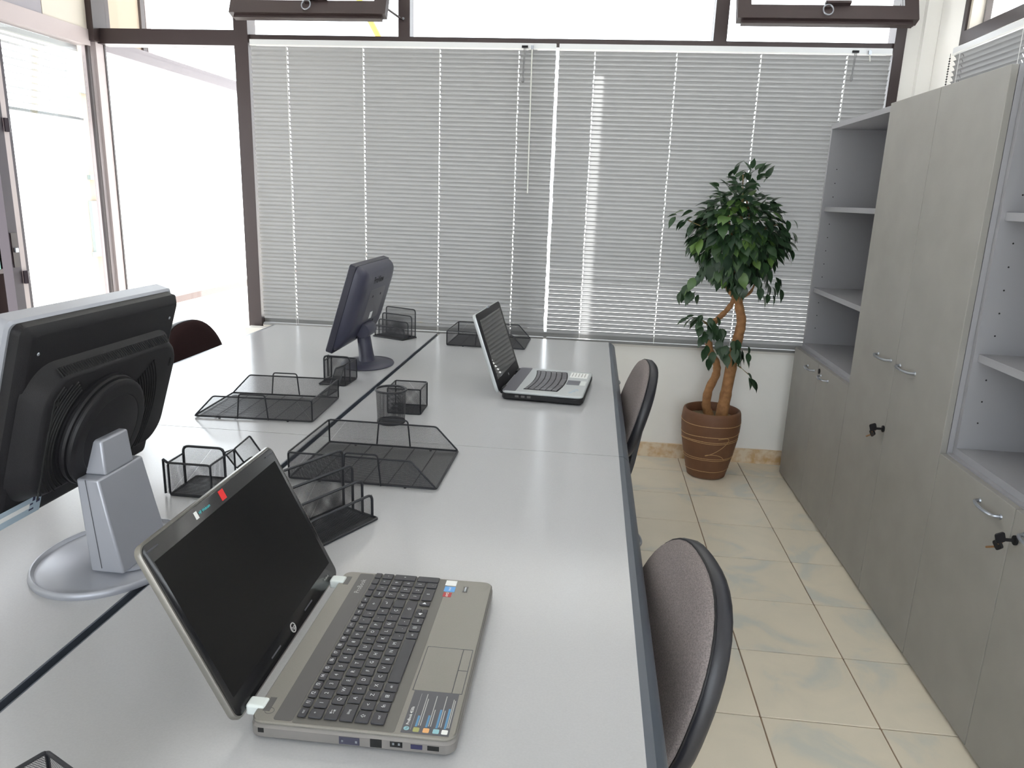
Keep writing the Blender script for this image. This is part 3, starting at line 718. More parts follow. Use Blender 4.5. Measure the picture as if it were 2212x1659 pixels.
for y, z in ((-.05, .05), (.05, .05), (-.05, -.06), (.05, -.06)): obj('mount_hole', MB().lathe([(.005, 0), (.005, .0006)], 10, mx=PB @ Matrix.Translation((.0526, y, z)) @ Matrix.Rotation(PI/2, 4, 'Y')), 'slot', t)

# ------------------------------------------------------------------ large laptop
def key_mesh(w, d, h=.0022, r=.0018):
    mb = MB(); slab(mb, w, d, r, 0, h, .0007, 2); return mesh('key', mb, M['key'], 40)
_km = {}
def put_key(par, u, v, du, dv, z):
    k = (round(du, 4), round(dv, 4))
    if k not in _km: _km[k] = key_mesh(du, dv)
    return obj('key', _km[k], None, par, (u, v, z))
t = thing('laptop', 'large open grey laptop with black screen and red sticker, nearest the viewer', 'laptop', (-.4776, .7073, ZD), .012)
LD, LW, HB = .252, .372, .026
bo = MB(); slab(bo, LD, LW, .014, .002, HB-.004, .004, 5, Matrix.Translation((LD/2, LW/2, 0))); base = obj('base', bo, 'lap_side', t)
tp = MB(); slab(tp, LD-.002, LW-.002, .014, HB-.005, HB, .0015, 5, Matrix.Translation((LD/2, LW/2, 0))); obj('palm_deck', tp, 'lap_grey', base)
for u in (.03, .22):
    for v in (.04, .33): obj('foot', MB().lathe([(.008, 0), (.008, .004)], 10, mx=Matrix.Translation((u, v, 0))), 'black', base)
mb = MB(); slab(mb, .024, .360, .004, HB-.001, HB+.0004, .0002, 3, Matrix.Translation((.040, LW/2, 0))); obj('speaker_strip', mb, 'lap_dark', base)
mb = MB(); slab(mb, .126, .364, .003, HB-.001, HB+.0002, .0001, 3, Matrix.Translation((.115, LW/2, 0))); obj('keyboard_deck', mb, mat('keyboard_deck_grey', lin(104, 102, 98), .42, metal=.35), base)
obj('lettering', text_mb('ProBook', .012, frame_mx((.040, .325, HB+.0006), (0, 1, 0), (-1, 0, 0))), 'grey_print', base, smooth=None)
P_ = .01867; V0 = .012; G = .0026
rows = [(.0605, .0105), (.077, .0168), (.0965, .0168), (.1155, .0168), (.1350, .0168), (.1545, .0168)]
legend = MB()
def leg(txt, u, v, size=.0072):
    if txt: 
        g = text_mb(txt, size, frame_mx((u, v, HB+.0032), (0, 1, 0), (-1, 0, 0))); legend.add(g.v, g.f)
def row(i, keys):
    u, du = rows[i]; v = V0
    for wdt, tx_ in keys:
        if wdt > 0:
            put_key(base, u, v+wdt*P_/2, du, wdt*P_-G, HB+.0006); leg(tx_, u, v+wdt*P_/2 if len(tx_) < 3 else v+wdt*P_/2, .0074 if len(tx_) < 3 else .0048)
        v += abs(wdt)*P_
row(0, [(1, 'esc')]+[(.93, f'f{k}') for k in range(1, 13)]+[(.95, 'ins'), (.95, 'del'), (.94, 'prt')])
row(1, [(1, c) for c in 'º1234567890']+[(1, "'"), (1, '¡'), (2, '←')])
row(2, [(1.5, '↹')]+[(1, c) for c in 'QWERTYUIOP']+[(1, '`'), (1, '+'), (1.5, '↵')])
row(3, [(1.75, 'bloq')]+[(1, c) for c in 'ASDFGHJKLÑ']+[(1, '´'), (1, 'Ç'), (1.25, '')])
row(4, [(1.25, '⇧'), (1, '<')]+[(1, c) for c in 'ZXCVBNM,.-']+[(2.75, '⇧')])
row(5, [(1.25, 'ctrl'), (1, 'fn'), (1, '⊞'), (1, 'alt'), (5.3, ''), (1, 'alt'), (1, '▤'), (1, 'ctrl'), (.9, '◄'), (-.9, ''), (.65, '►')])
v_ = V0+P_*13.45
put_key(base, rows[5][0]-.0046, v_, .0078, .9*P_-G, HB+.0006); put_key(base, rows[5][0]+.0046, v_, .0078, .9*P_-G, HB+.0006)
VN = .2945
for k in range(4): put_key(base, rows[0][0], VN+P_*(k+.5), rows[0][1], P_-G, HB+.0006)
for i, ks in ((1, ['num', '/', '*', '-']), (2, '789'), (3, '456'), (4, '123')):
    for k, c_ in enumerate(ks): put_key(base, rows[i][0], VN+P_*(k+.5), rows[i][1], P_-G, HB+.0006); leg(c_, rows[i][0], VN+P_*(k+.5), .0074 if len(c_) < 3 else .0048)
put_key(base, (rows[2][0]+rows[3][0])/2, VN+P_*3.5, .0362, P_-G, HB+.0006); put_key(base, (rows[4][0]+rows[5][0])/2, VN+P_*3.5, .0362, P_-G, HB+.0006)
put_key(base, rows[5][0], VN+P_*1, rows[5][1], 2*P_-G, HB+.0006); put_key(base, rows[5][0], VN+P_*2.5, rows[5][1], P_-G, HB+.0006); leg('0', rows[5][0], VN+P_); leg('.', rows[5][0], VN+P_*2.5); leg('+', (rows[2][0]+rows[3][0])/2, VN+P_*3.5)
obj('key_legends', legend, 'legend', base, smooth=None)
# touch pad and stickers on the palm rest
z0 = HB
tpm = MB(); 
for p, q in (((.182, .084), (.246, .084)), ((.182, .180), (.246, .180)), ((.233, .084), (.233, .180)), ((.246, .084), (.246, .180)), ((.182, .084), (.182, .180))):
    tpm.tube([(p[0], p[1], z0), (q[0], q[1], z0)], .0005, 4)
tpm.tube([(.233, .132, z0), (.246, .132, z0)], .0005, 4)
obj('touchpad_edge', tpm, 'sticker_dark', base); pd = MB(); slab(pd, .05, .095, .003, z0-.001, z0+.0002, .0001, 3, Matrix.Translation((.2075, .132, 0))); obj('touchpad', pd, 'lap_grey', base)
sk = obj('spec_sticker', B(.185, .243, .006, .084, z0-.0002, z0+.0003), 'sticker_dark', base, smooth=None, label='dark grey sticker with white and blue print')
fm = lambda u, v: frame_mx((u, v, z0+.0005), (0, 1, 0), (-1, 0, 0))
pr = text_mb('ProBook 4530s', .0052, fm(.1905, .036), .01); sp_white = MB(); sp_white.add(pr.v, pr.f)
lo = MB().lathe([(.0034, 0), (.0034, .0001)], 20, mx=Matrix.Translation((.1905, .0135, z0+.0003)))
for u in (.200, .2035, .2045): pass
gl = MB()
for u, L_ in ((.2035, .058), (.2060, .049), (.2160, .056), (.2185, .030), (.2285, .057), (.2310, .030), (.2385, .052), (.2405, .050)): gl.box(u-.0005, u+.0005, .020, .020+L_, z0+.0003, z0+.0005)
gl.box(.1955, .1958, .012, .078, z0+.0003, z0+.0005)
bp_ = MB()
for u, L_ in ((.2010, .019), (.2135, .021), (.2260, .033), (.2362, .036)): bp_.box(u-.0013, u+.0013, .018, .018+L_, z0+.0003, z0+.0005)
for nm, mb_, mt_ in (('sticker_title', sp_white, 'white_paper'), ('sticker_emblem', lo, 'aqua'), ('sticker_text', gl, 'grey_print'), ('sticker_heading', bp_, 'blue_print')): obj(nm, mb_, mt_, base, smooth=None)
hpm = text_mb('hp', .005, frame_mx((.1905, .0135, z0+.0006), (0, 1, 0), (-1, 0, 0))); obj('emblem_letters', hpm, 'sticker_dark', base, smooth=None)
for u, mt_ in ((.2025, 'olive'), (.2145, 'orange'), (.2265, 'aqua'), (.2370, 'white_paper')):
    mb_ = MB(); slab(mb_, .0075, .0075, .0012, z0+.0002, z0+.0005, 0, 2, Matrix.Translation((u, .0125, 0))); obj('sticker_icon', mb_, mt_, base, smooth=None)
for u0, u1, v0, v1, mt_, tx_, tm in ((.1745, .1925, .350, .366, 'white_paper', '', None), (.1755, .193, .331, .347, 'skyblue', 'intel', 'white_paper'), (.1765, .190, .315, .328, 'darkred', 'AMD', 'white_paper')):
    o = obj('logo_sticker', B(u0, u1, v0, v1, z0-.0002, z0+.0003), mt_, base, smooth=None)
    if tx_: obj('sticker_text', text_mb(tx_, .006, frame_mx(((u0+u1)/2, (v0+v1)/2, z0+.0005), (0, 1, 0), (-1, 0, 0))), tm, base, smooth=None)
obj('fingerprint_reader', B(.2055, .2135, .333, .350, z0-.0002, z0+.0004), 'black_gloss', base, smooth=None); obj('reader_strip', B(.2085, .2105, .335, .348, z0+.0003, z0+.0006), 'chrome', base, smooth=None)
obj('power_button', MB().tube([(.018+.0055*math.cos(a), .021+.0055*math.sin(a), z0) for a in [2*PI*k/24 for k in range(24)]], .0004, 4, True), 'lap_dark', base)
for v in (.021, .329):
    hc = MB(); hc.box(-.014, .010, v+.002, v+.021, HB-.012, HB+.003); o = obj('hinge_cover', hc, 'hinge', base, smooth=None)
    bv = o.modifiers.new('bevel', 'BEVEL'); bv.width = .003; bv.segments = 3
    obj('hinge_well', B(.0095, .018, v-.001, v+.024, HB-.003, HB+.0003), 'lap_dark', base, smooth=None)
# ports along the near (left) side
for nm, a, b_, c, d, mt_ in (('lock_slot', .012, .019, .012, .018, 'slot'), ('vga_port', .112, .137, .007, .017, 'bluegrey'), ('network_port', .150, .164, .007, .018, 'slot'), ('hdmi_port', .174, .189, .010, .017, 'slot'), ('usb_port', .199, .213, .010, .016, 'navy'), ('usb_port', .219, .233, .010, .016, 'slot')):
    o = obj(nm, B(a, b_, -.0006, .002, c, d), mt_, base, smooth=None)
    if nm in ('hdmi_port', 'vga_port'):
        for uu in (a+.004, b_-.004): obj('port_pin', B(uu-.0012, uu+.0012, -.001, 0, c+.003, c+.006), 'chrome', base, smooth=None)
# lid
TL = math.atan2(.109, .222); LH = .248
LM = Matrix.Translation((-.0135, LW/2, .019)) @ Matrix.Rotation(-TL, 4, 'Y')      # local z up the lid, +x = screen side
ld = MB(); yz(ld, LW, LH, .014, [(-.0085, .004), (-.007, .001), (-.002, 0), (.0015, .0012)], LM, 6, 0, LH/2); lid = obj('lid', ld, 'lap_grey', t, smooth=40)
fb = MB(); yz(fb, LW-.007, LH-.007, .011, [(.0008, 0), (.0022, 0), (.0028, .0008)], LM, 6, 0, LH/2); obj('screen_frame', fb, 'black_gloss', lid, smooth=40)
obj('screen', MB().box(.0024, .0030, -.1725, .1725, .028, .222, LM), 'screen', lid, smooth=None)
lf = lambda y, z: LM @ frame_mx((.0034, y, z), (0, 1, 0), (0, 0, 1))
obj('red_sticker', MB().box(.0028, .0032, -.001, .012, .226, .2405, LM), 'red', lid, smooth=None, label='small red square sticker')
wc = obj('webcam', MB().box(.0028, .0032, -.069, -.062, .2285, .2385, LM), 'white_paper', lid, smooth=None); 
obj('webcam_text', text_mb('HP Webcam', .0056, lf(-.045, .2335), .014), 'cyan', lid, smooth=None)
em = MB().tube([LM @ Vector((.0030, .0065*math.cos(a)-.0, .0145+.0065*math.sin(a))) for a in [2*PI*k/28 for k in range(28)]], .0009, 5, True)
obj('emblem_ring', em, 'grey_print', lid); obj('emblem_letters', text_mb('hp', .0105, lf(0, .0145), .012), 'grey_print', lid, smooth=None)
for y0, y1 in ((-.075, -.045), (.045, .075)): obj('rubber_foot', MB().box(.0026, .0034, y0, y1, .0135, .0155, LM), 'sticker_dark', lid, smooth=None)
obj('brand_print', text_mb('ProBook', .005, lf(.142, .016)), 'grey_print', lid, smooth=None)
for y, z in ((-.165, .236), (.165, .236)): obj('rubber_foot', MB().box(.0026, .0034, y-.012, y+.012, z-.001, z+.001, LM), 'sticker_dark', lid, smooth=None)

# ------------------------------------------------------------------ far laptop
t = thing('laptop', 'smaller silver and black open laptop on the far right desk', 'laptop', (-.221, 2.471, ZD), -.085)
D2, W2, H2 = .268, .358, .032
bo = MB(); slab(bo, D2, W2, .018, .003, H2-.008, .005, 5); base = obj('base', bo, 'black', t)
bo = MB(); slab(bo, D2-.002, W2-.002, .018, H2-.009, H2, .003, 5); obj('palm_deck', bo, 'lap_silver', base)
for u in (-.1, .1):
    for v in (-.14, .14): obj('foot', MB().lathe([(.008, 0), (.008, .005)], 10, mx=Matrix.Translation((u, v, 0))), 'black', base)
mb = MB(); slab(mb, .044, W2-.012, .006, H2-.001, H2+.0006, .0003, 3, Matrix.Translation((-.110, 0, 0))); obj('hinge_strip', mb, mat('far_laptop_dark_strip', lin(86, 84, 94), .4), base)
kb = MB(); pts = []
arc = lambda v: .013*(1-(v/.14)**2)
for k in range(13): v = -.140+.28*k/12; pts.append((-.068+arc(v), v))
for k in range(13): v = .140-.28*k/12; pts.append((.045+arc(v), v))
kb.loops([[(x, y, H2-.001) for x, y in pts], [(x, y, H2+.0006) for x, y in pts]]); obj('keyboard_deck', kb, 'slot', base, smooth=None)
_km.clear()
for i, (u, du) in enumerate(((-.060, .0095), (-.044, .0165), (-.0248, .0165), (-.0056, .0165), (.0136, .0165), (.0330, .0165))):
    keys = [1]*15 if i in (0, 1) else ([1.5]+[1]*12+[1.5] if i == 2 else [1.75]+[1]*11+[2.25] if i == 3 else [2.25]+[1]*10+[2.75] if i == 4 else [1.25, 1, 1, 1, 5.5, 1, 1, 1, 1, 1.25])
    v = -.139; p = .278/sum(keys)
    for k_ in keys:
        vc = v+k_*p/2; dv = k_*p-.0022
        if (round(du, 4), round(dv, 4)) not in _km:
            mb = MB(); slab(mb, du, dv, .0015, 0, .0022, .0006, 2); _km[(round(du, 4), round(dv, 4))] = mesh('key', mb, mat('far_key', lin(88, 86, 92), .35) if not _km else bpy.data.materials['far_key'], 40)
        o = obj('key', _km[(round(du, 4), round(dv, 4))], None, base, (u+arc(vc), vc, H2+.0006)); o.rotation_euler = (0, 0, math.atan(2*.013*vc/.14**2)); v += k_*p
pdm = MB(); slab(pdm, .044, .062, .003, H2-.0005, H2+.0004, .0002, 3, Matrix.Translation((.083, .0, 0))); obj('touchpad', pdm, mat('far_touchpad', lin(98, 98, 108), .4), base)
pdm = MB(); slab(pdm, .018, .062, .003, H2-.0005, H2+.0005, .0002, 3, Matrix.Translation((.116, .0, 0))); obj('touchpad_button', pdm, 'hinge', base)
stk = obj('energy_sticker', B(.060, .122, .075, .150, H2-.0002, H2+.0004), 'white_paper', base, smooth=None, label='white paper sticker with rows of print')
mb = MB()
for r_ in range(5): mb.box(.066+.011*r_, .070+.011*r_, .090, .143, H2+.0004, H2+.0006)
obj('sticker_print', mb, 'grey_print', base, smooth=None)
for v in (-.135, -.115, -.095): obj('logo_sticker', B(.082+.4*(v+.135), .094+.4*(v+.135), v-.006, v+.006, H2-.0002, H2+.0004), 'blue_sticker', base, smooth=None)
for a in (-.082, -.062, -.042): obj('port_mark', B(a-.006, a+.006, -W2/2-.0008, -W2/2+.001, .013, .020), 'lap_dark', base, smooth=None)
T2 = math.radians(19); L2 = .268
LM2 = Matrix.Translation((-.142, 0, .022)) @ Matrix.Rotation(-T2, 4, 'Y')
ld = MB(); yz(ld, W2-.006, L2, .014, [(-.012, .005), (-.010, .001), (-.004, 0), (.0, .001)], LM2, 5, 0, L2/2); lid = obj('lid', ld, 'lap_silver', t, smooth=40)
fb = MB(); yz(fb, W2-.010, L2-.004, .012, [(-.0005, 0), (.003, 0), (.004, .001)], LM2, 5, 0, L2/2); obj('screen_frame', fb, 'black', lid, smooth=40)
obj('screen', MB().box(.0036, .0043, -.154, .154, .040, .243, LM2), 'screen_gloss', lid, smooth=None)
obj('emblem', MB().box(.0038, .0046, -.004, .004, .020, .028, LM2), 'chrome', lid, smooth=None)
for y in (-.13, .13): obj('hinge', MB().lathe([(.010, -.022), (.010, .022)], 12, mx=Matrix.Translation((-.135, y, .024)) @ Matrix.Rotation(PI/2, 4, 'X')), 'black', t)
obj('latch', B(-.0, .004, -.012, .012, 0, .006), 'chrome', lid, smooth=None).matrix_local = LM2 @ Matrix.Translation((.002, 0, L2-.003))

# ------------------------------------------------------------------ black wire mesh desk sets
RW = .0023
def panel(par, name, poly, rim=True, r=RW, fr=.006, pitch=.0026, width=.00045):
    "a lattice panel with a wire round its edge"
    o = obj(name, lattice(MB(), poly, pitch, width), 'mesh', par, smooth=None)
    if rim: obj('rim_wire', MB().tube(fillet(poly, fr, 3, True), r, 6, True), 'wire', o)
    return o
def tray(label, loc, rz):
    "letter tray 350 x 260: solid end at local -x, sloping open end at +x"
    t = thing('letter_tray', label, 'letter tray', (loc[0], loc[1], ZD), rz, 'black mesh letter trays')
    a, b, h = .172, .13, .066; z = .005
    o = obj('floor_mesh', lattice(MB(), [(-a, -b, z), (a, -b, z), (a, b, z), (-a, b, z)], .0026, .0007), 'mesh', t, smooth=None)
    obj('rim_wire', MB().tube(fillet([(-a, -b, z), (a, -b, z), (a, b, z), (-a, b, z)], .006, 3, True), .0028, 6, True), 'wire', o)
    for k in range(1, 6):
        x = -a+2*a*k/6; obj('floor_rib', MB().tube([(x, -b, z-.0018), (x, b, z-.0018)], .0014, 5), 'wire', t)
    panel(t, 'end_panel', [(-a, -b, z), (-a, b, z), (-a, b, h), (-a, -b, h)])
    for s in (-1, 1):
        panel(t, 'side_panel', [(-a, s*b, z), (a, s*b, z), (a-.058, s*b, h), (-a, s*b, h)])
        y = s*(b+.003)
        obj('stacking_loop', MB().tube(fillet([(-.045, y, .003), (-.038, y, h+.010), (.038, y, h+.010), (.045, y, .003)], .008, 4), .0022, 6), 'wire', t)
        for x in (-.10, .10): obj('foot', MB().lathe([(.003, -.0005), (.004, .004)], 8, mx=Matrix.Translation((x, s*(b-.002), 0))), 'wire', t)
    return t
tray('black mesh letter tray on the near right desk, just behind the large laptop', (-.588, 1.640), -.01)
tray('black mesh letter tray on the far left desk, in front of the dark blue-grey monitor', (-1.045, 2.052), PI+.05)
tray('black mesh letter tray at the window end, behind the small laptop', (-.540, 3.262), -.02)
def sorter(label, loc, rz, ):
    "letter sorter: four arches rising from front to back; local x along the arches, y towards the tallest"
    t = thing('letter_sorter', label, 'letter sorter', (loc[0], loc[1], ZD), rz, 'black mesh letter sorters')
    L, dp = .172, .081
    o = obj('floor_mesh', lattice(MB(), [(-L/2, -.014, .004), (L/2, -.014, .004), (L/2, dp+.008, .004), (-L/2, dp+.008, .004)], .0024, .00085), 'mesh', t, smooth=None)
    obj('rim_wire', MB().tube(fillet([(-L/2, -.014, .003), (L/2, -.014, .003), (L/2, dp+.008, .003), (-L/2, dp+.008, .003)], .006, 3, True), .003, 6, True), 'wire', o)
    for k, h in enumerate((.052, .077, .103, .130)):
        y = dp*k/3; a = L/2-.001
        p = obj('divider', lattice(MB(), [(-a, y, .004), (a, y, .004), (a, y, h), (-a, y, h)], .0026, .00045), 'mesh', t, smooth=None)
        obj('arch_wire', MB().tube(fillet([(-a, y, .002), (-a, y, h), (a, y, h), (a, y, .002)], .014, 5), .0029, 7), 'wire', p)
    return t
sorter('black mesh letter sorter right behind the open lid of the large laptop', (-.553, 1.268), math.radians(63.5))
sorter('black mesh letter sorter behind the dark blue-grey monitor, near the window', (-1.0, 3.235), math.radians(-24))
def organiser(label, loc, rz, fl=1):
    "pen box with tall divider and a slanted slot at one end; local y from the pen box front to the slot (fl = -1: mirrored)"
    t = thing('pen_organiser', label, 'desk organiser', (loc[0], loc[1], ZD), rz, 'black mesh pen organisers')
    a, h = .047, .075; y1, y2 = .108, .186; z = .004
    V = lambda *ps: [(x, fl*y, zz) for x, y, zz in ps]
    obj('floor_mesh', lattice(MB(), V((-a, 0, z), (a, 0, z), (a, y1, z), (-a, y1, z)), .0024, .00085), 'mesh', t, smooth=None)
    obj('floor_wire', MB().tube(fillet(V((-a, 0, .003), (a, 0, .003), (a, y1, .003), (-a, y1, .003)), .006, 3, True), .003, 6, True), 'wire', t)
    panel(t, 'front_panel', V((-a, 0, z), (a, 0, z), (a, 0, h), (-a, 0, h)), r=.0026)
    panel(t, 'side_panel', V((-a, 0, z), (-a, .062, z), (-a, .062, h), (-a, 0, h)), r=.0022)
    panel(t, 'side_panel', V((a, 0, z), (a, y1, z), (a, y1, h), (a, 0, h)), r=.0024)
    # parallelogram cheek of the slanted slot and its two plates
    panel(t, 'slot_cheek', V((a, y1, h), (a, y2, h+.006), (a, y2+.072, z), (a, y1+.064, z)), r=.0022)
    p = obj('divider', lattice(MB(), V((-a, .062, z), (a, .062, z), (a, .062, .092), (-a, .062, .092))), 'mesh', t, smooth=None)
    obj('arch_wire', MB().tube(fillet(V((-a, .062, z), (-a, .062, .092), (a, .062, .092), (a, .062, z)), .014, 5), .003, 7), 'wire', p)
    panel(t, 'slot_plate', V((a-.03, y1+.012, h-.014), (a, y1, h), (a, y1+.064, z), (a-.03, y1+.064, z)), r=.0018)
    panel(t, 'slot_floor', V((a-.03, y1+.064, z), (a, y1+.064, z), (a, y2+.072, z), (a-.03, y2+.060, z)), r=.0022)
    obj('corner_post', MB().tube(V((-a-.012, .003, z), (-a-.012, .003, h+.006)), .0028, 6).tube(V((-a, 0, h), (-a-.012, .003, h+.006)), .0028, 6), 'wire', t)
    obj('corner_panel', lattice(MB(), V((-a-.012, .003, z), (-a, 0, z), (-a, 0, h), (-a-.012, .003, h))), 'mesh', t, smooth=None)
    return t
organiser('black mesh pen organiser between the black monitor and the large laptop lid', (-.922, 1.375), 0)
organiser('black mesh pen organiser at the foot of the dark blue-grey monitor', (-.952, 2.460), -.06, -1)
def pen_cup(label, x, y):
    t = thing('pen_cup', label, 'pen cup', (x, y, ZD))
    R0, R1, H = .0395, .0435, .098; mb = MB()
    N = 110
    for sg in (1, -1):
        for k in range(N):
            a0 = 2*PI*k/N; vs = []; n = 14
            for i in range(n+1):
                f = i/n; r = R0+(R1-R0)*f; a = a0+sg*f*H/.041*.62; da = .00036/r
                vs += [(r*math.cos(a-da), r*math.sin(a-da), .003+(H-.003)*f), (r*math.cos(a+da), r*math.sin(a+da), .003+(H-.003)*f)]
            mb.add(vs, [(2*i, 2*i+1, 2*i+3, 2*i+2) for i in range(n)])
    obj('wall_mesh', mb, 'mesh', t, smooth=None)
    obj('rim', MB().tube([(R1*math.cos(a), R1*math.sin(a), H) for a in [2*PI*k/40 for k in range(40)]], .0034, 8, True), 'wire', t)
    obj('bottom_disc', MB().lathe([(.0395, 0), (.041, .002), (.041, .006), (.038, .007)], 36), 'mesh', t)
    return t
pen_cup('round black mesh pen cup on the far right desk, in front of the memo box', -.652, 1.990)
def memo_box(label, x, y, rz):
    t = thing('memo_box', label, 'memo box', (x, y, ZD), rz, 'black mesh memo boxes')
    a, h = .050, .078
    obj('floor_mesh', lattice(MB(), [(-a, -a, .003), (a, -a, .003), (a, a, .003), (-a, a, .003)], .0024, .00085), 'mesh', t, smooth=None)
    for c_, s_ in ((1, 0), (0, 1), (-1, 0), (0, -1)):
        panel(t, 'side_panel', [(c_*x-s_*y, s_*x+c_*y, z) for x, y, z in ((-a, -a, .002), (a, -a, .002), (a, -a, h), (-a, -a, h))], r=.0022, fr=.004)
    return t
memo_box('square black mesh memo box behind the round pen cup', -.637, 2.125, .02)
memo_box('black mesh box corner cut off by the bottom left edge of the picture', -.602, .506, -.43)

# ------------------------------------------------------------------ potted ficus
PX, PY = .562, 3.745
t = thing('potted_ficus', 'potted ficus tree in a brown pot by the window wall', 'potted plant', (PX, PY, 0))
pf = [(.080, 0), (.098, .004), (.112, .06), (.128, .13), (.141, .20), (.149, .27), (.150, .31), (.146, .345), (.142, .355), (.134, .358), (.128, .352), (.126, .31), (.001, .308)]
pot = obj('pot', MB().lathe(pf, 56, cap0=True, cap1=False), 'pot', t, smooth=60)
def prad(z):
    for (r0, z0), (r1, z1) in zip(pf, pf[1:9]):
        if z0 <= z <= z1 and z1 > z0: return r0+(r1-r0)*(z-z0)/(z1-z0)
    return .14
for z, am, ph in ((.30, .004, 0), (.245, .008, 1), (.21, .009, 2.6), (.202, .008, 2.9), (.125, .005, .5), (.115, .006, 1.1), (.045, .006, 2)):
    pts = []
    for k in range(48): a = 2*PI*k/48; zz = z+am*math.sin(a+ph)+.4*am*math.sin(3*a+ph); pts.append((prad(zz)*math.cos(a), prad(zz)*math.sin(a), zz))
    obj('glaze_line', MB().tube(pts, .0016, 4, True), 'pot_line', pot)
pts = []
for k in range(40):
    f = k/39; a = -PI/2+.55*math.sin(f*7.5)*(.75)+.15; zz = .235-.13*f+.022*math.sin(f*9); pts.append((prad(zz)*math.cos(a), prad(zz)*math.sin(a), zz))
obj('glaze_line', MB().tube(pts, .0016, 4), 'pot_line', pot)
sb_ = MB().lathe([(.001, .318), (.05, .320), (.10, .316), (.1262, .312)], 30, cap0=False, cap1=False); obj('soil', sb_, 'soil', t, smooth=60)
def limb(name, pts, r0, r1, par=t, mt='bark'):
    P = fillet(pts, .04, 4); n = len(P)
    return obj(name, MB().tube(P, [r0+(r1-r0)*k/(n-1)+.0015*math.sin(k*2.1) for k in range(n)], 9), mt, par, smooth=60)
limb('trunk', [(.045, -.02, .30), (.055, -.02, .42), (.070, -.02, .60), (.088, -.015, .74), (.10, -.01, .82), (.075, 0, .90), (.06, 0, 1.0), (.05, 0, 1.15)], .031, .018)
limb('trunk', [(.0, .03, .30), (-.030, .02, .36), (-.030, .01, .45), (.005, .0, .54), (.0, .0, .60), (-.045, .0, .66), (-.055, .005, .74), (-.04, .01, .80), (.02, .01, .86), (.06, .01, .93), (.03, .02, 1.05)], .024, .011)
limb('branch', [(.05, 0, .93), (.0, .01, .99), (-.06, .0, 1.10)], .009, .005); limb('branch', [(.06, 0, .93), (.13, .02, .95), (.16, .02, 1.05)], .009, .005); limb('branch', [(.055, 0, 1.08), (.0, -.05, 1.22), (-.03, -.05, 1.34)], .010, .004)
limb('branch', [(.055, 0, 1.1), (.10, .02, 1.25), (.06, .02, 1.42)], .011, .004); limb('branch', [(.07, -.02, .60), (.10, -.05, .60), (.145, -.08, .565)], .004, .002, mt='twig')
limb('branch', [(-.05, 0, .78), (-.10, -.03, .82), (-.15, -.04, .83)], .005, .002, mt='twig')
for p in ([(.055, 0, 1.15), (.16, 0, 1.28), (.24, 0, 1.30)], [(.055, 0, 1.1), (-.08, 0, 1.25), (-.21, .0, 1.30)], [(.05, 0, 1.15), (.04, .0, 1.40), (.03, 0, 1.52)]): limb('branch', p, .008, .003, mt='twig')
def leaf_mb(L, W, droop, fold):
    mb = MB(); n = 6; sec = []
    for k in range(n+1):
        f = k/n; x = L*f; wd = W/2*(math.sin(PI*min(f*1.02, 1)**.8)**.9) if 0 < f < 1 else 0
        if f > .8: wd *= .75
        z = -droop*L*f*f
        sec.append(((x, wd, z-fold*wd), (x, 0, z), (x, -wd, z-fold*wd)))
    vs = [p for s in sec for p in s]; fs = []
    for k in range(n):
        a = 3*k
        fs += [(a, a+1, a+4, a+3), (a+1, a+2, a+5, a+4)]
    mb.add(vs, fs); return mb
leaves = [(lambda mb: mesh('leaf', mb, M['leaf'], 60))(leaf_mb(L, W, d, f)) for L, W, d, f in ((.066, .040, .22, -.25), (.072, .042, .35, -.15), (.058, .037, .15, -.3), (.076, .044, .45, .1))]
cand = []
def add_leaf(p, out, hang):
    d = Vector((out[0], out[1], out[2]))
    d = d.normalized()*.75+Vector((0, 0, -hang))+Vector([random.uniform(-.35, .35) for _ in range(3)])
    cand.append((Vector(p), d.normalized()))
CX, CZ = .035, 1.222
def radius(d):
    "silhouette of the crown: fuller right, with tufts"
    base_ = Vector((.242, .195, .285)); up = d.z
    r = 1/math.sqrt((d.x/base_.x)**2+(d.y/base_.y)**2+(d.z/base_.z)**2)
    if up < -.8: r *= .92
    return r*(1+.10*math.sin(d.x*7+1.3)*math.cos(d.z*6))
while len(cand) < 980:
    d = Vector((random.gauss(0, 1), random.gauss(0, 1), random.gauss(0, 1))).normalized()
    f = random.uniform(.62, 1)**.6
    p = Vector((CX, 0, CZ))+d*radius(d)*f
    if p.y+PY > YW-.075: continue
    add_leaf(p-d*.03, d, .55)
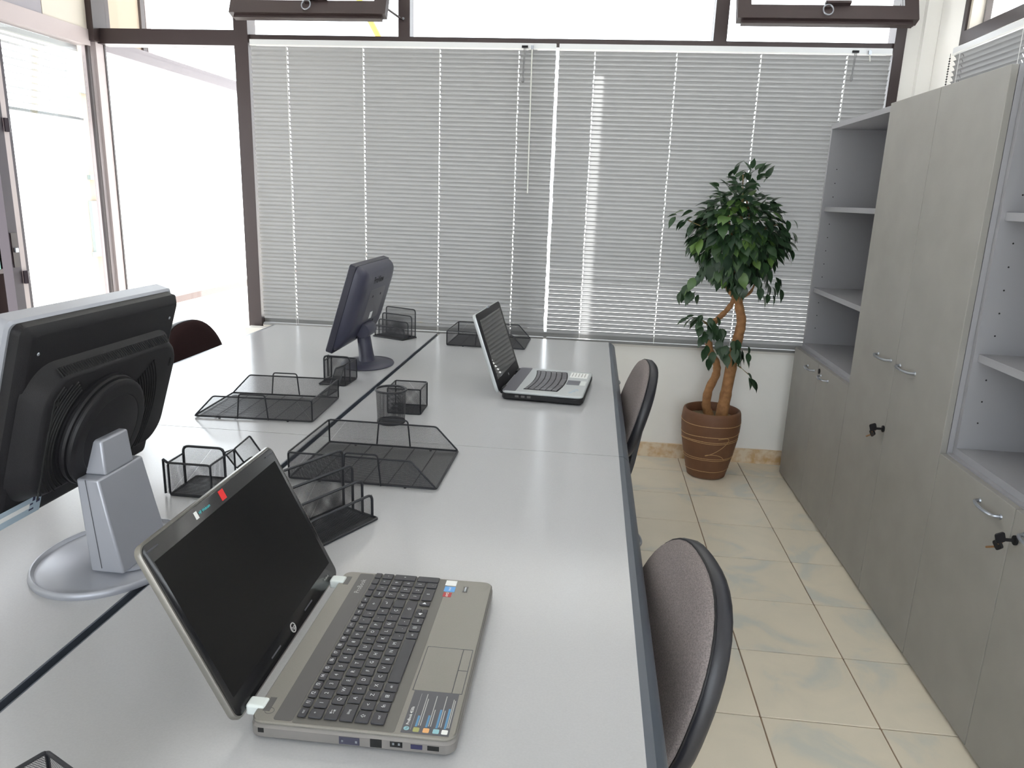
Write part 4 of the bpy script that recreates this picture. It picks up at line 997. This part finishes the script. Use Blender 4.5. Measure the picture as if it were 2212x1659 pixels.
def tuft(c, n, s, hang=.5, out=None):
    for _ in range(n):
        q = Vector([random.uniform(-1, 1)*s[i] for i in range(3)])
        add_leaf(Vector(c)+q, out or (q.x*3+.001, q.y*3-.3, q.z), hang)
tuft((-.22, -.02, 1.30), 10, (.05, .04, .05), .5, (-1, 0, .1)); tuft((.25, -.02, 1.24), 22, (.045, .05, .09), .7, (1, 0, 0))
tuft((.06, 0, 1.50), 20, (.09, .06, .05), .1, (.2, -.2, 1)); tuft((-.03, -.03, 1.46), 10, (.06, .05, .05), .2, (-.8, -.2, .6))
tuft((-.17, -.03, .98), 14, (.05, .05, .06), .9, (-.5, -.3, -.3)); tuft((.20, -.03, 1.0), 16, (.06, .05, .05), .9, (.4, -.3, -.3))
tuft((-.05, -.04, .80), 22, (.06, .04, .06), .6); tuft((.04, -.06, .70), 16, (.05, .03, .05), .8); tuft((-.06, -.05, .66), 6, (.03, .03, .04), .8)
tuft((.12, -.04, .68), 8, (.03, .03, .05), .9, (.6, -.2, -.4)); tuft((.16, -.09, .555), 5, (.025, .015, .02), .8, (.6, -.3, -.3)); tuft((-.145, -.045, .83), 6, (.03, .02, .02), .4, (-1, -.2, 0))
def depth_key(c_): return (CAM-Vector((PX, PY, 0))-c_[0]).length
near = sorted(cand, key=depth_key)
keep = near[:296]; rest = near[296:]
def leaf_mx(p, d):
    s = d.cross(Vector((0, 0, 1)))
    s = s.normalized() if s.length > .05 else Vector((1, 0, 0))
    up = s.cross(d)
    m = Matrix((d, s, up)).transposed().to_4x4() @ Matrix.Rotation(random.uniform(-.6, .6), 4, 'X') @ Matrix.Scale(random.uniform(.8, 1.12), 4); m.translation = p
    return m
for p, d in keep:
    o = obj('leaf', random.choice(leaves), None, t); o.matrix_local = leaf_mx(p, d)
inner = MB()
for p, d in rest:
    src = random.choice(((.062, .036, .22, -.25), (.068, .038, .35, -.15))); l_ = leaf_mb(*src); inner.add(l_.v, l_.f, leaf_mx(p, d))
obj('inner_leaves', inner, 'leaf', t, kind='stuff', smooth=60)
